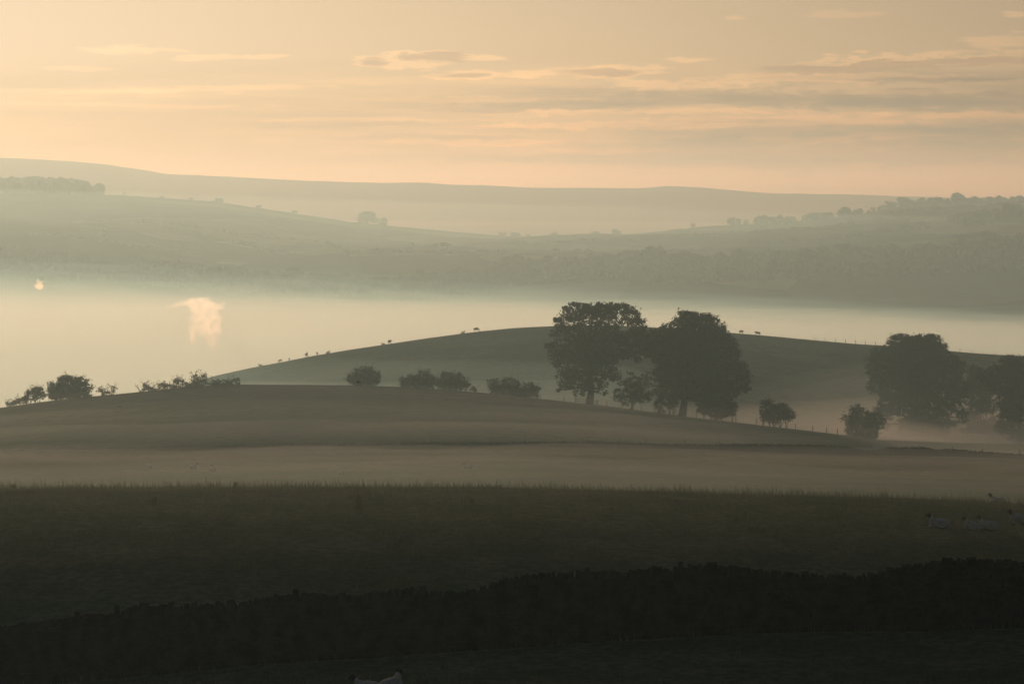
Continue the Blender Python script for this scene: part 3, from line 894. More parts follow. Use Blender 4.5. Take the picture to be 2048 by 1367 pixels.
AN = {k: sheep_mesh(k) for k in ('lying', 'standing', 'grazing')}
AN['cow'] = cow_mesh()


def animal(kind, mesh, label, px, Y, heading, group, sc=1.0, py=None):
    """heading: degrees, 0 faces right in the picture, 180 left, 90 away."""
    o = bpy.data.objects.new(kind, AN[mesh])
    COL.objects.link(o)
    p = ypx(px, Y)
    # lean with the slope
    g = 0.5
    n = Vector((gz(p.x - g, Y) - gz(p.x + g, Y), gz(p.x, Y - g) - gz(p.x, Y + g), 2 * g)).normalized()
    o.rotation_mode = 'QUATERNION'
    o.rotation_quaternion = Vector((0, 0, 1)).rotation_difference(n) @ Matrix.Rotation(R(heading), 4, 'Z').to_quaternion()
    o.location = p - Vector((0, 0, 0.02))
    o.scale = (sc,) * 3
    tag(o, label, kind, group)
    return o


G1, G2, G3 = 'sheep lying on the grassy crest', 'sheep on the hill skyline', 'sheep scattered over the misty pasture'
animal('sheep', 'lying', 'pale sheep lying on dark grass, head raised, leftmost sheep near the right edge', 1880, 111.0, 168, G1, 0.72)
animal('sheep', 'lying', 'pale sheep lying, left one of the touching pair near the right edge', 1947, 111.0, 150, G1, 0.62)
animal('sheep', 'lying', 'pale sheep lying, right one of the touching pair near the right edge', 1978, 111.5, 172, G1, 0.68)
animal('sheep', 'standing', 'pale chested sheep half cut off by the right edge of the picture, on the crest', 2038, 113.0, 195, G1, 0.66)
animal('sheep', 'lying', 'dark headed sheep mostly hidden behind the grassy crest near the right edge', 1996, 131.5, 200, G1, 0.7)
animal('sheep', 'lying', 'greyish sheep lying low before the foreground wall, left of two at the bottom edge', 734, 78.0, 165, 'sheep at the bottom edge', 0.70)
animal('sheep', 'lying', 'bluish white sheep before the foreground wall, right of two at the bottom edge', 783, 78.0, 62, 'sheep at the bottom edge', 0.80)
for px, Y, hd, ms, s, lb in ((521, 1014, 170, 'lying', 1.0, 'lowest sheep on the left slope of the rounded hill, a small dark dot'), (561, 1014, 190, 'grazing', 0.95, 'sheep grazing on the left slope skyline, second up from the lowest'),
                             (579, 1014, 100, 'standing', 0.8, 'small sheep end on, third up from the lowest on the left slope skyline'), (614, 1014, 75, 'standing', 1.3, 'upright dark sheep facing away, tallest on the lower left slope'),
                             (635, 1014, 110, 'standing', 0.9, 'small sheep just right of the upright tallest one on the left slope'), (656, 1014, 10, 'lying', 1.05, 'flat lying sheep on the left slope skyline, between the small upright one and the cow'),
                             (767, 1014, 180, 'lying', 0.9, 'tiny lying sheep beside the cow on the left slope skyline'), (926, 1014, 0, 'lying', 1.0, 'tiny lying sheep just left of the hump backed sheep below the summit'),
                             (953, 1014, 0, 'grazing', 1.35, 'hump backed sheep grazing highest on the left slope, nearest the summit')):
    animal('sheep', ms, lb, px, Y, hd, G2, s * 1.25)
animal('cow', 'cow', 'dark round backed cow on the left slope skyline of the rounded hill', 780, 1014, 60, None, 0.95)
animal('cow', 'cow', 'dark cow on the skyline directly right of the dense dark tree, left of two', 1482, 1014, 40, 'cows right of the dense dark tree', 0.85)
animal('cow', 'cow', 'dark cow with raised head on the right skyline, right of two', 1515, 1014, 168, 'cows right of the dense dark tree', 0.9)
for px, Y, hd, s, lb in ((300, 400, 80, 1.0, 'leftmost faint sheep in the misty pasture'), (386, 396, 20, 1.0, 'faint sheep in the misty pasture, left of the close pair'), (424, 388, 100, 1.15, 'faint sheep in the misty pasture, right of the close pair'),
                         (684, 372, 60, 1.0, 'faint sheep alone in the middle of the misty pasture'), (936, 390, 170, 1.0, 'rightmost faint sheep in the misty pasture, near its centre')):
    animal('sheep', 'lying', lb, px, Y, hd, G3, s * 0.95)


def bird(label, px, py, Y, sc, flap, rz):
    p = at(px, py, Y)
    bm = bmesh.new()
    ell(bm, (0, 0, 0), (0.17, 0.055, 0.055))
    ell(bm, (0.17, 0, 0.025), (0.05, 0.04, 0.04), None, 10)
    limb(bm, [(0.2, 0, 0.02), (0.27, 0, 0.01)], [0.018, 0.005])
    limb(bm, [(-0.12, 0, 0), (-0.22, 0, 0), (-0.32, 0, 0.0)], [0.04, 0.03, 0.035])
    me = fuse(bm, 0.012, 'bird')
    o = me_obj('bird', me, M['feather'], None, True)
    o.location = p
    o.rotation_euler = (0, 0, R(rz))
    o.scale = (sc,) * 3
    tag(o, label, 'bird', 'dark birds over the hill')
    for s in (-1, 1):
        pts = [(0.09, 0.03), (0.12, 0.24), (0.05, 0.50), (-0.02, 0.52), (-0.08, 0.42), (-0.13, 0.25), (-0.10, 0.03)]
        V, F = [], []
        for dz in (0.006, -0.006):
            for x, y in pts:
                V.append((x, y * s * math.cos(R(flap)), y * math.sin(R(flap)) + dz + 0.02))
        n = len(pts)
        F = [tuple(range(n)), tuple(range(2 * n - 1, n - 1, -1))] + [(i, i + n, (i + 1) % n + n, (i + 1) % n) for i in range(n)]
        mesh_obj('wing', V, F, M['feather'], o)
    return o


bird('black bird flying low in front of the solitary rounded bush', 716, 764, 215, 0.62, 12, 175)
bird('dark bird gliding over the grass slope at the left', 240, 812, 330, 0.7, -8, 10)


# ------------------------------------------------------------------ grass and weeds
def blades(n, px0, px1, y0, y1, h0, h1, wid, name, label, patch=None):
    Y = RNG.uniform(y0, y1, n)
    px = RNG.uniform(px0, px1, n)
    x = (px - 1024) / FPX * Y
    if patch is not None:
        keep = vnoise(x, Y * 0.6, 1.6, 178) + 0.7 * vnoise(x, Y * 0.6, 5.0, 179) > patch
        x, Y = x[keep], Y[keep]
        n = len(x)
    z = ground_z(x, Y)
    h = (h0 + (h1 - h0) * RNG.random(n) ** 2.2) * (0.6 + 0.8 * np.clip(vnoise(x, Y, 3.0, 77) * 1.6 + 0.5, 0, 1))
    a = RNG.uniform(0, 2 * math.pi, n)
    lean = RNG.normal(size=(n, 2)) * 0.22 * h[:, None]
    wx, wy = np.cos(a) * wid / 2, np.sin(a) * wid / 2
    base = np.stack([x, Y, z - 0.02], 1)
    tip = base + np.stack([lean[:, 0], lean[:, 1], h + 0.02], 1)
    wv = np.stack([wx, wy, np.zeros(n)], 1)
    Q = np.stack([base - wv, base + wv, tip + wv * 0.25, tip - wv * 0.25], 1)
    o = me_obj(name, quads_mesh(name, Q), M['blade'])
    tag(o, label, kind='stuff')
    return o


blades(22000, -150, 2200, 110, 130, 0.05, 0.37, 0.018, 'grass', 'tall grass stems fringing the dark crest')
blades(26000, -150, 2200, 92, 113, 0.05, 0.14, 0.022, 'grass', 'short grass of the dark pasture slope')
blades(60000, -150, 2200, 92, 126, 0.14, 0.34, 0.022, 'grass', 'scattered rough tussocks on the dark pasture slope', 0.42)
blades(9000, -150, 2200, 76, 86.6, 0.05, 0.22, 0.022, 'grass', 'rough grass in front of the foreground wall')


def weed(label, px, Y, h, n, spread):
    foot = ypx(px, Y)
    o = empty('dock_weed', foot)
    tag(o, label, 'weed', 'seeding weeds in the dark pasture')
    for i in range(n):
        b = Vector((random.uniform(-.5, .5) * spread, random.uniform(-.5, .5) * spread, -0.03))
        t = b + Vector((random.uniform(-.25, .25) * spread, random.uniform(-.25, .25) * spread, h * random.uniform(0.75, 1)))
        V, F = [], []
        tube(V, F, wob(b, t, 4, 0.03), [0.010, 0.009, 0.007, 0.004], 5)
        st = mesh_obj('stem', V, F, M['weed'], o)
        k = 40
        tt = RNG.uniform(0.3, 1.0, (k, 1))
        me_obj('seed_head', quads_mesh('seed_head', leaves_at(np.array(b) + tt * np.array(t - b) + RNG.normal(size=(k, 3)) * 0.014, 0.025, 0.055)), M['weed'], st)
    me_obj('leaf_rosette', quads_mesh('leaf_rosette', leaves_at(RNG.normal(size=(30, 3)) * np.array([spread * 0.4, spread * 0.4, 0.05]) + np.array([0, 0, 0.06]), 0.06, 0.12)), M['weed'], o)


weed('tallest dark clump of seeding weed stems in the middle of the pasture slope', 715, 112.2, 0.62, 7, 0.2)
weed('single dark weed stem breaking the crest line left of centre', 470, 124.5, 0.30, 2, 0.08)
weed('low dark thistle like weed left of centre below the crest', 306, 114.5, 0.36, 5, 0.25)
weed('short dark weed below the crest, right of the tallest clump', 944, 115.0, 0.22, 3, 0.12)
weed('two dark weed stalks breaking the crest line at the far left', 26, 124.5, 0.26, 3, 0.12)

# ------------------------------------------------------------------ the far valley side
def lump(c, r, nu=8, nv=5):
    """Lumpy closed quad ball, the dense inside of a far crown."""
    a = np.linspace(0, 2 * math.pi, nu + 1)[:-1]
    e = np.linspace(-1.45, 1.45, nv + 1)
    rad = RNG.uniform(0.78, 1.08, (nv + 1, nu))
    P = np.stack([np.cos(e)[:, None] * np.cos(a) * rad, np.cos(e)[:, None] * np.sin(a) * rad, np.sin(e)[:, None] * rad], -1) * np.asarray(r) + np.asarray(c)
    Pn = np.roll(P, -1, 1)
    return np.stack([P[:-1], Pn[:-1], Pn[1:], P[1:]], 2).reshape(-1, 4, 3)


def spray(c, r, n, lo, hi):
    d = unit(n)
    return leaves_at(np.asarray(c) + d * np.asarray(r) * RNG.uniform(0.8, 1.12, (n, 1)), lo, hi)


def crown_far(seed, wide, tall):
    """A tree at a few kilometres: crown of several leafy lumps reaching near the ground, foot at the origin."""
    Q = []
    for i in range(13):
        a = random.uniform(0, 6.28)
        zz = random.uniform(0.05, 0.78) * tall
        rr = random.uniform(0.1, 0.62) * wide * (1.0 - 0.6 * max(0, zz / tall - 0.35))
        s = random.uniform(0.30, 0.46) * wide * (1.15 - 0.5 * zz / tall)
        c, r = (math.cos(a) * rr, math.sin(a) * rr, zz), (s, s, s * 0.8)
        Q += [lump(c, r), spray(c, r, 70, 0.5, 1.1)]
    V, F = [], []
    tube(V, F, [(0, 0, -1.0), (0, 0, tall * 0.25), (0.2, 0, tall * 0.6)], [0.55, 0.4, 0.2], 6)
    t = bpy.data.meshes.new('trunk')
    t.from_pydata([tuple(v) for v in V], [], F)
    t.materials.append(M['bark'])
    c = quads_mesh('crown', np.concatenate(Q))
    c.materials.append(M['leaf_far'])
    return t, c, np.concatenate(Q)


FAR = [crown_far(i, wd, tl) for i, (wd, tl) in enumerate(((4.6, 9.5), (3.6, 10.0), (5.4, 9.0), (4.2, 8.5)))]


def far_tree(label, px, Y, hpx, wpx, v):
    h = hpx / FPX * Y
    p = ypx(px, Y)
    r = empty('broadleaf_tree', p - Vector((0, 0, 0.3)), random.uniform(0, 6.28))
    k = wpx / FPX * Y / 11.0
    r.scale = (k, k, h / 10.0)
    tag(r, label, 'tree', 'trees on the far valley ridge')
    for nm, me in zip(('trunk', 'crown'), FAR[v][:2]):
        o = bpy.data.objects.new(nm, me)
        COL.objects.link(o)
        o.parent = r


YR = 4190
for px, Y, h, wd, v, lb in (
    (1386, YR, 13, 16, 0, 'small round far tree on the ridge, first one right of the misty gap'), (1463, YR, 20, 24, 2, 'square topped far tree standing alone on the right ridge'),
    (1517, YR, 13, 24, 0, 'left one of two low far trees between the square topped tree and the wide crown'), (1548, YR, 15, 30, 2, 'right one of two low far trees between the square topped tree and the wide crown'),
    (1632, YR, 18, 46, 2, 'wide low far crown on the middle of the right ridge'), (1662, YR, 13, 22, 3, 'narrow far tree touching the right side of the wide low crown'),
    (1716, YR, 16, 34, 0, 'far tree half way up the steeper part of the right ridge'), (1744, YR, 12, 20, 3, 'small far tree just below the hilltop copse'),
    (1778, YR, 20, 30, 0, 'left tree of the dark hilltop copse on the right horizon'), (1806, YR, 24, 38, 2, 'tallest middle tree of the dark hilltop copse on the right horizon'),
    (1840, YR, 22, 34, 0, 'right tree of the dark hilltop copse on the right horizon'), (1888, YR, 15, 24, 3, 'low far tree on the right horizon, next right of the copse'),
    (1912, YR, 16, 26, 0, 'rounded far tree on the right horizon, second right of the copse'), (1948, YR, 12, 22, 2, 'flat far tree on the right horizon beside the slender one'),
    (1978, YR, 17, 10, 1, 'slender upright far tree on the right horizon'), (2012, YR, 12, 26, 3, 'low spreading far tree near the right end of the horizon'),
    (2042, YR, 17, 26, 0, 'last far tree at the right edge of the horizon'), (1005, YR, 12, 26, 0, 'left tree of the low clump in the misty gap of the ridges'),
    (1030, YR, 11, 26, 2, 'middle tree of the low clump in the misty gap of the ridges'), (1056, YR, 9, 22, 3, 'right tree of the low clump in the misty gap of the ridges'),
    (1108, YR, 15, 24, 0, 'round far tree standing alone right of the low clump in the gap'), (1190, YR, 14, 30, 2, 'pale far tree on the rising ridge, left of two'),
    (1232, YR, 16, 30, 0, 'pale far tree on the rising ridge, right of two'), (735, YR, 32, 58, 2, 'large pale rounded far tree on the falling left ridge'),
    (766, YR, 20, 34, 0, 'smaller pale far tree beside the large rounded one on the left ridge'), (438, YR, 12, 34, 2, 'low dark far tree on the left ridge, midway down'),
    (384, YR, 8, 20, 3, 'small far tree on the left ridge above the midway one'), (250, YR, 9, 12, 1, 'tiny upright far tree on the level left ridge'),
    (325, YR, 7, 18, 0, 'low far bush like tree on the level left ridge'), (520, YR, 9, 26, 3, 'flat far tree low on the falling left ridge'),
    (590, YR, 9, 24, 0, 'small far tree low on the falling left ridge, next to the flat one'), (1700, 3700, 12, 24, 0, 'dark far tree on the open right slope, below the ridge line'),
    (1880, 3650, 14, 14, 1, 'dark upright far tree among the right hand fields')):
    far_tree(lb, px, Y, h, wd, v)


def wood_mass(name, kind, label, cat, pts, hm, per=1.0, band=0.0, ragged=True):
    """Trees or hedge bushes along a belt of (px, Y) points, one object."""
    Q = []
    for (p0, Y0), (p1, Y1) in zip(pts[:-1], pts[1:]):
        a, b = at(p0, 600, Y0), at(p1, 600, Y1)
        L = math.hypot(b.x - a.x, b.y - a.y)
        n = max(2, int(L * max(2 * band, hm * 0.6) / (hm * 0.62) ** 2 * per))
        t = (np.arange(n) + RNG.random(n) * 0.8) / n
        x = a.x + (b.x - a.x) * t + RNG.uniform(-.2, .2, n) * hm
        y = a.y + (b.y - a.y) * t + RNG.uniform(-1, 1, n) * band
        g = ground_z(x, y)
        clump = vnoise(x, y, 6.0 * hm, 301) + 0.5 * vnoise(x, y, 2.2 * hm, 302)
        for i in range(n):
            if kind and ragged and clump[i] < -0.12:
                continue
            h = hm * random.uniform(0.55, 1.0) * (1.0 + (0.9 * clump[i] if ragged else 0.0))
            r = h * random.uniform(0.38, 0.75)
            for _ in range(2):
                c, rr = (x[i] + random.uniform(-.5, .5) * r, y[i] + random.uniform(-.5, .5) * r, g[i] + h * random.uniform(0.3, 0.5)), (r * random.uniform(.7, 1), r, h * 0.5)
                Q += [lump(c, rr, 7, 4), spray(c, rr, 14, 0.09 * hm + 0.2, 0.16 * hm + 0.4)]
    me = quads_mesh(name, np.concatenate(Q))
    o = me_obj(name, me, M['leaf_far'])
    if kind:
        tag(o, label, kind=kind)
    else:
        tag(o, label, cat, 'hedgerows between the far fields')
    return o


wood_mass('wood', 'stuff', 'flat topped wood on the left hilltop', None, [(-160, 4200), (-20, 4200), (30, 4195), (140, 4195), (152, 4185)], 23.0, 2.6, 45, False)
wood_mass('wood', 'stuff', 'lower edge of the wood sloping down the left hillside', None, [(-160, 4080), (60, 4070), (178, 4100)], 19.0, 1.0, 110, False)
wood_mass('wood', 'stuff', 'dark belt of woodland low on the left valley side', None, [(-200, 2850), (60, 2850), (120, 2800), (240, 2850), (300, 2790), (400, 2810), (470, 2750), (640, 2700)], 9.5, 0.55, 95)
wood_mass('wood', 'stuff', 'dark belt of woodland in the centre of the valley side', None, [(640, 2690), (800, 2720), (960, 2800), (1020, 2900), (1300, 2920)], 9.0, 0.5, 110)
wood_mass('wood', 'stuff', 'dark broad woodland on the right valley side', None, [(1300, 2890), (1500, 2860), (1700, 2870), (1900, 2850), (2250, 2860)], 10.5, 0.6, 130)
wood_mass('wood', 'stuff', 'thin line of woodland on the right skyline', None, [(1765, 4215), (1850, 4200), (1960, 4205), (2060, 4200), (2300, 4200)], 11.0, 0.30, 45)
wood_mass('wood', 'stuff', 'misty scattered woodland on the middle of the right ridge', None, [(1480, 4050), (1600, 4060), (1740, 4080)], 11.0, 0.10, 70)
wood_mass('wood', 'stuff', 'greyish woodland high on the right valley side', None, [(1915, 3350), (1960, 3420), (2060, 3460), (2250, 3460)], 11.0, 0.8, 60)
for k, (pts, lb) in enumerate((([(170, 3500), (420, 3460), (640, 3420)], 'long faint hedgerow across the upper left fields'), ([(330, 3380), (470, 3300), (590, 3220)], 'hedgerow slanting down to the right through the left fields'),
                               ([(640, 3360), (760, 3350), (900, 3420)], 'short level hedgerow in the middle fields'), ([(680, 3150), (880, 3140), (1010, 3190)], 'lower level hedgerow in the middle fields under the pale strip'),
                               ([(1010, 3480), (1200, 3490), (1380, 3560)], 'hedgerow below the misty gap of the ridges'), ([(1380, 3560), (1560, 3520), (1760, 3620)], 'hedgerow along the foot of the right ridge'),
                               ([(1500, 3280), (1680, 3260), (1860, 3330)], 'hedgerow above the dark broad woodland at the right'), ([(1780, 3850), (1900, 3830), (2060, 3880)], 'highest hedgerow close under the right ridge trees'),
                               ([(60, 3180), (240, 3150), (400, 3170)], 'hedgerow just above the dark left woodland'), ([(1100, 3230), (1260, 3200), (1420, 3270)], 'hedgerow above the woodland in the centre right'))):
    wood_mass('hedgerow', None, lb, 'hedgerow', pts, 4.0, 1.1, 0.5)


def far_y(px, py):
    """Distance of the far slope seen at (px, py)."""
    Y = np.arange(2600, 4150, 10.0)
    x = (px - 1024.0) / FPX * Y
    z = ground_z(x, Y)
    q = 683.5 - FPX * (Y * SP + z * CP) / (Y * CP - z * SP)
    return float(Y[np.argmin(np.abs(q - py))])


def drape(name, label, top, bot, mat, lift=0.3):
    """A field or track lying on the slope between two pixel polylines."""
    V, F = [], []
    n, m = 40, 6
    px = np.linspace(top[0][0], top[-1][0], n)
    for i, p in enumerate(px):
        Ya = far_y(p, float(np.interp(p, *zip(*top))))
        Yb = far_y(p, float(np.interp(p, *zip(*bot))))
        for k in range(m):
            q = ypx(p, Ya + (Yb - Ya) * k / (m - 1))
            V.append((q.x, q.y, q.z + lift))
    for i in range(n - 1):
        for k in range(m - 1):
            a = i * m + k
            F.append((a, a + 1, a + m + 1, a + m))
    tag(mesh_obj(name, V, F, mat, smooth=True), label, kind='structure')


M['hay'] = grass_mat('pale_hay', (0.22, 0.19, 0.10), (0.30, 0.26, 0.15), 0.02)
M['track'] = grass_mat('pale_track', (0.28, 0.24, 0.17), (0.34, 0.29, 0.2), 0.05)
drape('field', 'pale cut field high on the left valley side', [(470, 471), (560, 470), (635, 473)], [(470, 479), (560, 486), (635, 488)], M['hay'])
drape('field', 'pale strip of field in the middle of the valley side', [(700, 504), (790, 502), (885, 501)], [(700, 513), (790, 512), (885, 507)], M['hay'])
drape('field', 'light field below the right skyline', [(1850, 436), (1930, 430), (1990, 428)], [(1850, 450), (1930, 448), (1990, 442)], M['hay'])
drape('track', 'pale farm track slanting down the left valley side', [(356, 472), (440, 482), (520, 497), (572, 508)], [(356, 474), (440, 485), (520, 500), (572, 511)], M['track'], 0.5)


def farmhouse(label, px, Y, L, D, H, rz, barn=False):
    p = ypx(px, Y)
    o = empty('farmhouse', p - Vector((0, 0, 0.8)), R(rz))
    tag(o, label, 'house', 'white farmhouses across the valley')
    V, F = [], []
    jbox(V, F, (0, 0, H / 2), (L, D, H))
    n0 = len(V)
    rh = D * 0.42
    for s in (-1, 1):
        V += [(s * L / 2, -D / 2, H), (s * L / 2, D / 2, H), (s * L / 2, 0, H + rh)]
    F += [(n0, n0 + 1, n0 + 2), (n0 + 3, n0 + 5, n0 + 4)]
    mesh_obj('wall', V, F, M['render_wall'], o)
    V, F = [], []
    e = 0.35
    for s in (-1, 1):
        n0 = len(V)
        V += [(-L / 2 - e, s * (D / 2 + e), H - e * 0.8), (L / 2 + e, s * (D / 2 + e), H - e * 0.8), (L / 2 + e, 0, H + rh + 0.04), (-L / 2 - e, 0, H + rh + 0.04)]
        V += [(v[0], v[1], v[2] + 0.2) for v in V[n0:n0 + 4]]
        F += [tuple(n0 + q for q in f) for f in ((0, 1, 2, 3), (7, 6, 5, 4), (0, 4, 5, 1), (1, 5, 6, 2), (2, 6, 7, 3), (3, 7, 4, 0))]
    rf = mesh_obj('roof', V, F, M['slate'], o)
    for s in (-1, 1):
        V, F = [], []
        jbox(V, F, (s * (L / 2 - 0.5), 0, H + rh + 0.5), (0.8, 0.8, 1.6))
        mesh_obj('chimney', V, F, M['render_wall'], rf)
    for sx in (-0.3, 0, 0.3):
        for zz in (1.5, 3.9):
            if zz + 0.7 < H and not (sx == 0 and zz < 2):
                V, F = [], []
                jbox(V, F, (sx * L, -D / 2 - 0.02, zz), (1.0, 0.1, 1.2))
                mesh_obj('window', V, F, M['pane'], o)
    V, F = [], []
    jbox(V, F, (0, -D / 2 - 0.02, 1.1), (1.0, 0.1, 2.1))
    mesh_obj('door', V, F, M['wood'], o)


farmhouse('tiny white farmhouse high on the left valley side', 208, 3230, 6, 5, 4.6, 25)
farmhouse('tiny white farmhouse in the centre fields above the trees', 1120, 3010, 8, 5, 4.6, -12)
farmhouse('tiny white farmhouse on the right valley side amid dark woodland', 1640, 3010, 7, 5, 4.6, 10)
farmhouse('faint pale farmhouse by the level hedgerow in the middle fields', 889, 3210, 9, 6, 4.8, 5)


# ------------------------------------------------------------------ smoke
def smoke(label, Y, blobs, dens, scale, vox, color=(0.99, 0.96, 0.93)):
    """blobs: (px, py, rx, ry) along the plume, melted into one soft-edged cloud."""
    bm = bmesh.new()
    k = Y / FPX
    c0 = at(blobs[0][0], blobs[0][1], Y)
    for px, py, rx, ry in blobs:
        ell(bm, at(px, py, Y) - c0, (rx * k, max(rx, ry) * 0.7 * k, ry * k), None, 12)
    me = fuse(bm, vox, 'smoke')
    m, nt = new_mat('smoke')
    nb = NB(nt)
    out = nb.n('ShaderNodeOutputMaterial')
    p = nb.n('ShaderNodeVolumePrincipled')
    p.inputs['Color'].default_value = (*color, 1)
    p.inputs['Anisotropy'].default_value = 0.77
    tc = nb.n('ShaderNodeTexCoord').outputs['Object']
    f = nb.noise(nb.mapping(tc, (1, 1, 0.8)), scale, 4.0, 0.6)
    nb.link(nb.m('MULTIPLY', nb.smooth(f, 0.30, 0.70), dens), p.inputs['Density'])
    nb.link(p.outputs[0], out.inputs['Volume'])
    o = me_obj('smoke', me, m)
    o.location = c0
    tag(o, label, kind='stuff')
    return o


smoke('pale plume of smoke rising from the valley mist and drifting left', 1700, [
    (436, 722, 3, 8), (434, 712, 5, 8), (430, 702, 8, 11), (427, 688, 10, 14), (388, 714, 3, 8), (423, 672, 13, 16), (430, 654, 11, 15), (416, 652, 16, 17), (408, 634, 19, 16), (424, 630, 15, 14), (400, 618, 22, 13), (416, 610, 18, 11), (392, 604, 20, 9),
    (404, 599, 10, 6), (374, 606, 14, 8), (358, 608, 10, 6), (382, 600, 10, 5), (345, 612, 7, 4), (334, 615, 5, 3), (436, 613, 13, 7), (448, 607, 7, 4), (386, 702, 3, 7), (387, 690, 5, 10), (385, 674, 7, 13), (386, 656, 10, 14),
    (390, 640, 13, 13), (404, 660, 13, 14), (414, 596, 7, 5), (440, 640, 8, 12), (438, 664, 7, 10)], 0.11, 0.24, 0.5)
smoke('small bright puff of smoke above the mist at the left', 2100, [(80, 573, 8, 6), (75, 571, 6, 7), (81, 567, 6, 6), (77, 562, 4, 5)], 0.30, 0.35, 0.35, (0.99, 0.88, 0.74))
#@THINGS
# ------------------------------------------------------------------ sky and sun
w = bpy.data.worlds.new('World')
SC.world = w
w.use_nodes = True
wt = w.node_tree
wt.nodes.clear()
wb = NB(wt)
sky = wb.n('ShaderNodeTexSky', sky_type='NISHITA')
sky.sun_disc = False
sky.sun_elevation = R(SUN_EL)
sky.sun_rotation = R(SUN_AZ)
sky.altitude = 200
sky.air_density = 1.0
sky.dust_density = 2.5
sky.ozone_density = 1.0
# a thin high veil evens out the glow round the sun: sky / (1 + k sky), then tinted
VEIL_K, VEIL_TINT = 0.35, (4.2, 3.66, 3.9)
sk = wb.n('ShaderNodeVectorMath', operation='SCALE')
wb.link(sky.outputs[0], sk.inputs[0])
sk.inputs['Scale'].default_value = 0.10
dn_ = wb.n('ShaderNodeVectorMath', operation='MULTIPLY_ADD')
wb.link(sk.outputs[0], dn_.inputs[0])
dn_.inputs[1].default_value = (VEIL_K,) * 3
dn_.inputs[2].default_value = (1, 1, 1)
dv = wb.n('ShaderNodeVectorMath', operation='DIVIDE')
wb.link(sk.outputs[0], dv.inputs[0])
wb.link(dn_.outputs[0], dv.inputs[1])
tn = wb.n('ShaderNodeVectorMath', operation='MULTIPLY')
wb.link(dv.outputs[0], tn.inputs[0])
tn.inputs[1].default_value = VEIL_TINT
col = tn.outputs[0]
# clouds: azimuth and elevation of the sky direction, in 1/5973 radian steps
gen = wb.n('ShaderNodeTexCoord').outputs['Generated']
sx = wb.n('ShaderNodeSeparateXYZ')
wb.link(gen, sx.inputs[0])
U = wb.m('MULTIPLY_ADD', wb.m('ARCTAN2', sx.outputs[0], sx.outputs[1]), FPX, 1024.0)
V = wb.m('MULTIPLY_ADD', wb.m('ARCSINE', sx.outputs[2]), -FPX, HOR)
n_big = wb.noise(wb.comb(wb.m('MULTIPLY', U, 0.0045), wb.m('MULTIPLY', V, 0.022), 0.0), 1.0, 5.0, 0.6)
n_fine = wb.noise(wb.comb(wb.m('MULTIPLY', U, 0.014), wb.m('MULTIPLY', V, 0.10), 3.0), 1.0, 6.0, 0.65)
n_band = wb.noise(wb.comb(wb.m('MULTIPLY', U, 0.0013), wb.m('MULTIPLY', V, 0.021), 7.0), 1.0, 5.0, 0.55)
wig = wb.m('ADD', wb.m('MULTIPLY', wb.m('SUBTRACT', n_big, 0.5), 2.5), wb.m('MULTIPLY', wb.m('SUBTRACT', n_fine, 0.5), 4.0))


n_r1 = wb.noise(wb.comb(wb.m('MULTIPLY', U, 0.006), wb.m('MULTIPLY', V, 0.02), 21.0), 1.0, 2.0, 0.5)
n_r2 = wb.noise(wb.comb(wb.m('MULTIPLY', U, 0.024), wb.m('MULTIPLY', V, 0.06), 31.0), 1.0, 4.0, 0.6)
rag = wb.m('ADD', wb.m('MULTIPLY', wb.m('SUBTRACT', n_r1, 0.5), 2.6), wb.m('MULTIPLY', wb.m('SUBTRACT', n_r2, 0.5), 2.2))


def blob(cx, cy, a, b, slope=0.0, soft=0.75, wob=1.0):
    """Soft ragged streak of cloud centred at (cx, cy)."""
    du = wb.m('MULTIPLY_ADD', U, 1.0 / a, -cx / a)
    yy = wb.m('SUBTRACT', V, cy)
    if slope:
        yy = wb.m('MULTIPLY_ADD', wb.m('SUBTRACT', U, cx), -slope, yy)
    yy = wb.m('MULTIPLY_ADD', rag, b * 1.0, yy)
    dvv = wb.m('MULTIPLY', yy, 1.0 / b)
    q = wb.m('ADD', wb.m('MULTIPLY', du, du), wb.m('MULTIPLY', dvv, dvv))
    q = wb.m('MULTIPLY_ADD', wig, wob, q)
    return wb.smooth(q, 1.15, 1.15 - soft)


def union(ms):
    o = ms[0]
    for x in ms[1:]:
        o = wb.m('MAXIMUM', o, x)
    return o


BRIGHT = [(265, 106, 120, 10, .55), (430, 119, 90, 8, .5), (520, 117, 60, 5, .5), (160, 142, 80, 6, .4), (240, 186, 320, 7, .4), (520, 178, 170, 6, .4), (330, 215, 300, 5, .3), (960, 118, 100, 6), (800, 124, 110, 17),
          (935, 150, 95, 11), (1060, 151, 70, 10), (1225, 143, 130, 15), (1375, 120, 60, 5), (1465, 41, 30, 6, .6), (1680, 36, 90, 8, .45), (2010, 84, 110, 22, .8),
          (1470, 163, 50, 13), (1720, 160, 330, 13), (1500, 240, 300, 7, .7), (1850, 190, 220, 5, .6), (900, 200, 260, 6, .5), (1000, 285, 380, 7, .5), (1650, 248, 320, 6, .6), (760, 240, 260, 5, .4), (2017, 38, 30, 6), (1350, 172, 120, 10), (1780, 272, 110, 7), (1300, 226, 330, 8), (1150, 252, 330, 9), (1930, 232, 260, 9)]
DARK = [(752, 125, 34, 9), (860, 119, 85, 9), (925, 152, 60, 6), (1205, 145, 92, 9), (1585, 142, 90, 10)]
MAUVE = [(1560, 200, 480, 22), (1900, 205, 300, 18), (1700, 305, 620, 40), (1950, 268, 260, 22), (1250, 208, 260, 12), (1050, 215, 260, 9), (1450, 290, 420, 16), (1150, 320, 320, 12), (700, 250, 300, 8), (1900, 165, 200, 7), (850, 275, 260, 7)]
m_mauve = union([blob(*b, soft=1.1, wob=0.8) for b in MAUVE])
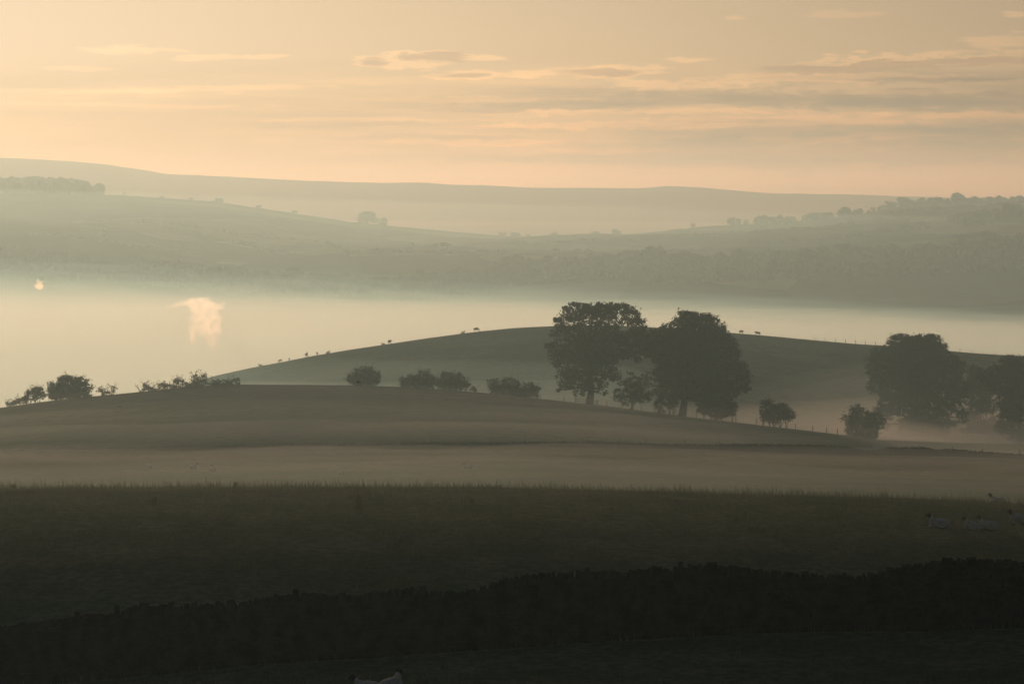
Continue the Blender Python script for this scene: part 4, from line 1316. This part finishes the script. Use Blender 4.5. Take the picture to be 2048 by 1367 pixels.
m_bright = union([wb.m('MULTIPLY', blob(*b[:4], soft=0.95), b[4] if len(b) > 4 else 0.85) for b in BRIGHT] + [blob(1790, 132, 330, 19, -0.045, soft=1.1)])
m_dark = union([blob(*b, soft=1.15, wob=1.0) for b in DARK] + [blob(1810, 135, 270, 12, -0.045, soft=0.85, wob=1.0)])
right = wb.smooth(U, 100.0, 1700.0, 0.25, 1.0)
low = wb.m('MULTIPLY', wb.smooth(V, 90.0, 200.0), wb.smooth(wb.m('ABSOLUTE', wb.m('SUBTRACT', U, 1024.0)), 9000.0, 4000.0))
streak_d = wb.m('MULTIPLY', wb.m('MULTIPLY', wb.smooth(n_band, 0.46, 0.62), right), low)
streak_b = wb.m('MULTIPLY', wb.m('MULTIPLY', wb.smooth(n_band, 0.47, 0.34), 0.8), low)
far = wb.smooth(V, -1500.0, 300.0, 0.0, 1.0)
high = wb.smooth(wb.noise(wb.mapping(gen, (3.0, 3.0, 9.0)), 1.0, 5.0), 0.5, 0.75)
col = wb.mix(wb.smooth(V, 60.0, 430.0), col, wb.mix(1.0, col, (0.96, 0.67, 0.385), 'MULTIPLY'))
col = wb.mix(wb.m('MULTIPLY', streak_b, 0.6), col, wb.mix(1.0, col, (1.5, 1.38, 1.2), 'MULTIPLY'))
col = wb.mix(wb.m('MULTIPLY', streak_d, 0.8), col, wb.mix(1.0, col, (0.52, 0.50, 0.58), 'MULTIPLY'))
col = wb.mix(wb.m('MULTIPLY', wb.m('MULTIPLY', m_mauve, right), 0.72), col, wb.mix(1.0, col, (0.55, 0.53, 0.60), 'MULTIPLY'))
col = wb.mix(wb.m('MULTIPLY', m_bright, 0.8), col, wb.mix(1.0, col, (1.52, 1.42, 1.24), 'MULTIPLY'))
col = wb.mix(wb.m('MULTIPLY', m_dark, 0.8), col, wb.mix(1.0, col, (0.55, 0.52, 0.60), 'MULTIPLY'))
SKYCOL = col
bg = wb.n('ShaderNodeBackground')
wb.link(SKYCOL, bg.inputs[0])
bg.inputs[1].default_value = 0.10
wo = wb.n('ShaderNodeOutputWorld')
wb.link(bg.outputs[0], wo.inputs['Surface'])

sl = bpy.data.lights.new('sun', 'SUN')
sl.energy = 2.05
sl.angle = R(0.5)
sl.color = (1.0, 0.72, 0.45)
so = bpy.data.objects.new('sun', sl)
COL.objects.link(so)
sd = Vector((math.sin(R(SUN_AZ)) * math.cos(R(SUN_EL)), math.cos(R(SUN_AZ)) * math.cos(R(SUN_EL)), math.sin(R(SUN_EL))))
so.rotation_euler = sd.to_track_quat('Z', 'Y').to_euler()

SC.view_settings.view_transform = 'Standard'
SC.view_settings.look = 'None'
SC.view_settings.exposure = 0.0
SC.view_settings.gamma = 1.0
SC.render.engine = 'CYCLES'
SC.cycles.use_denoising = True
SC.cycles.volume_bounces = 2
SC.cycles.max_bounces = 6
SC.cycles.diffuse_bounces = 2
SC.cycles.transparent_max_bounces = 24
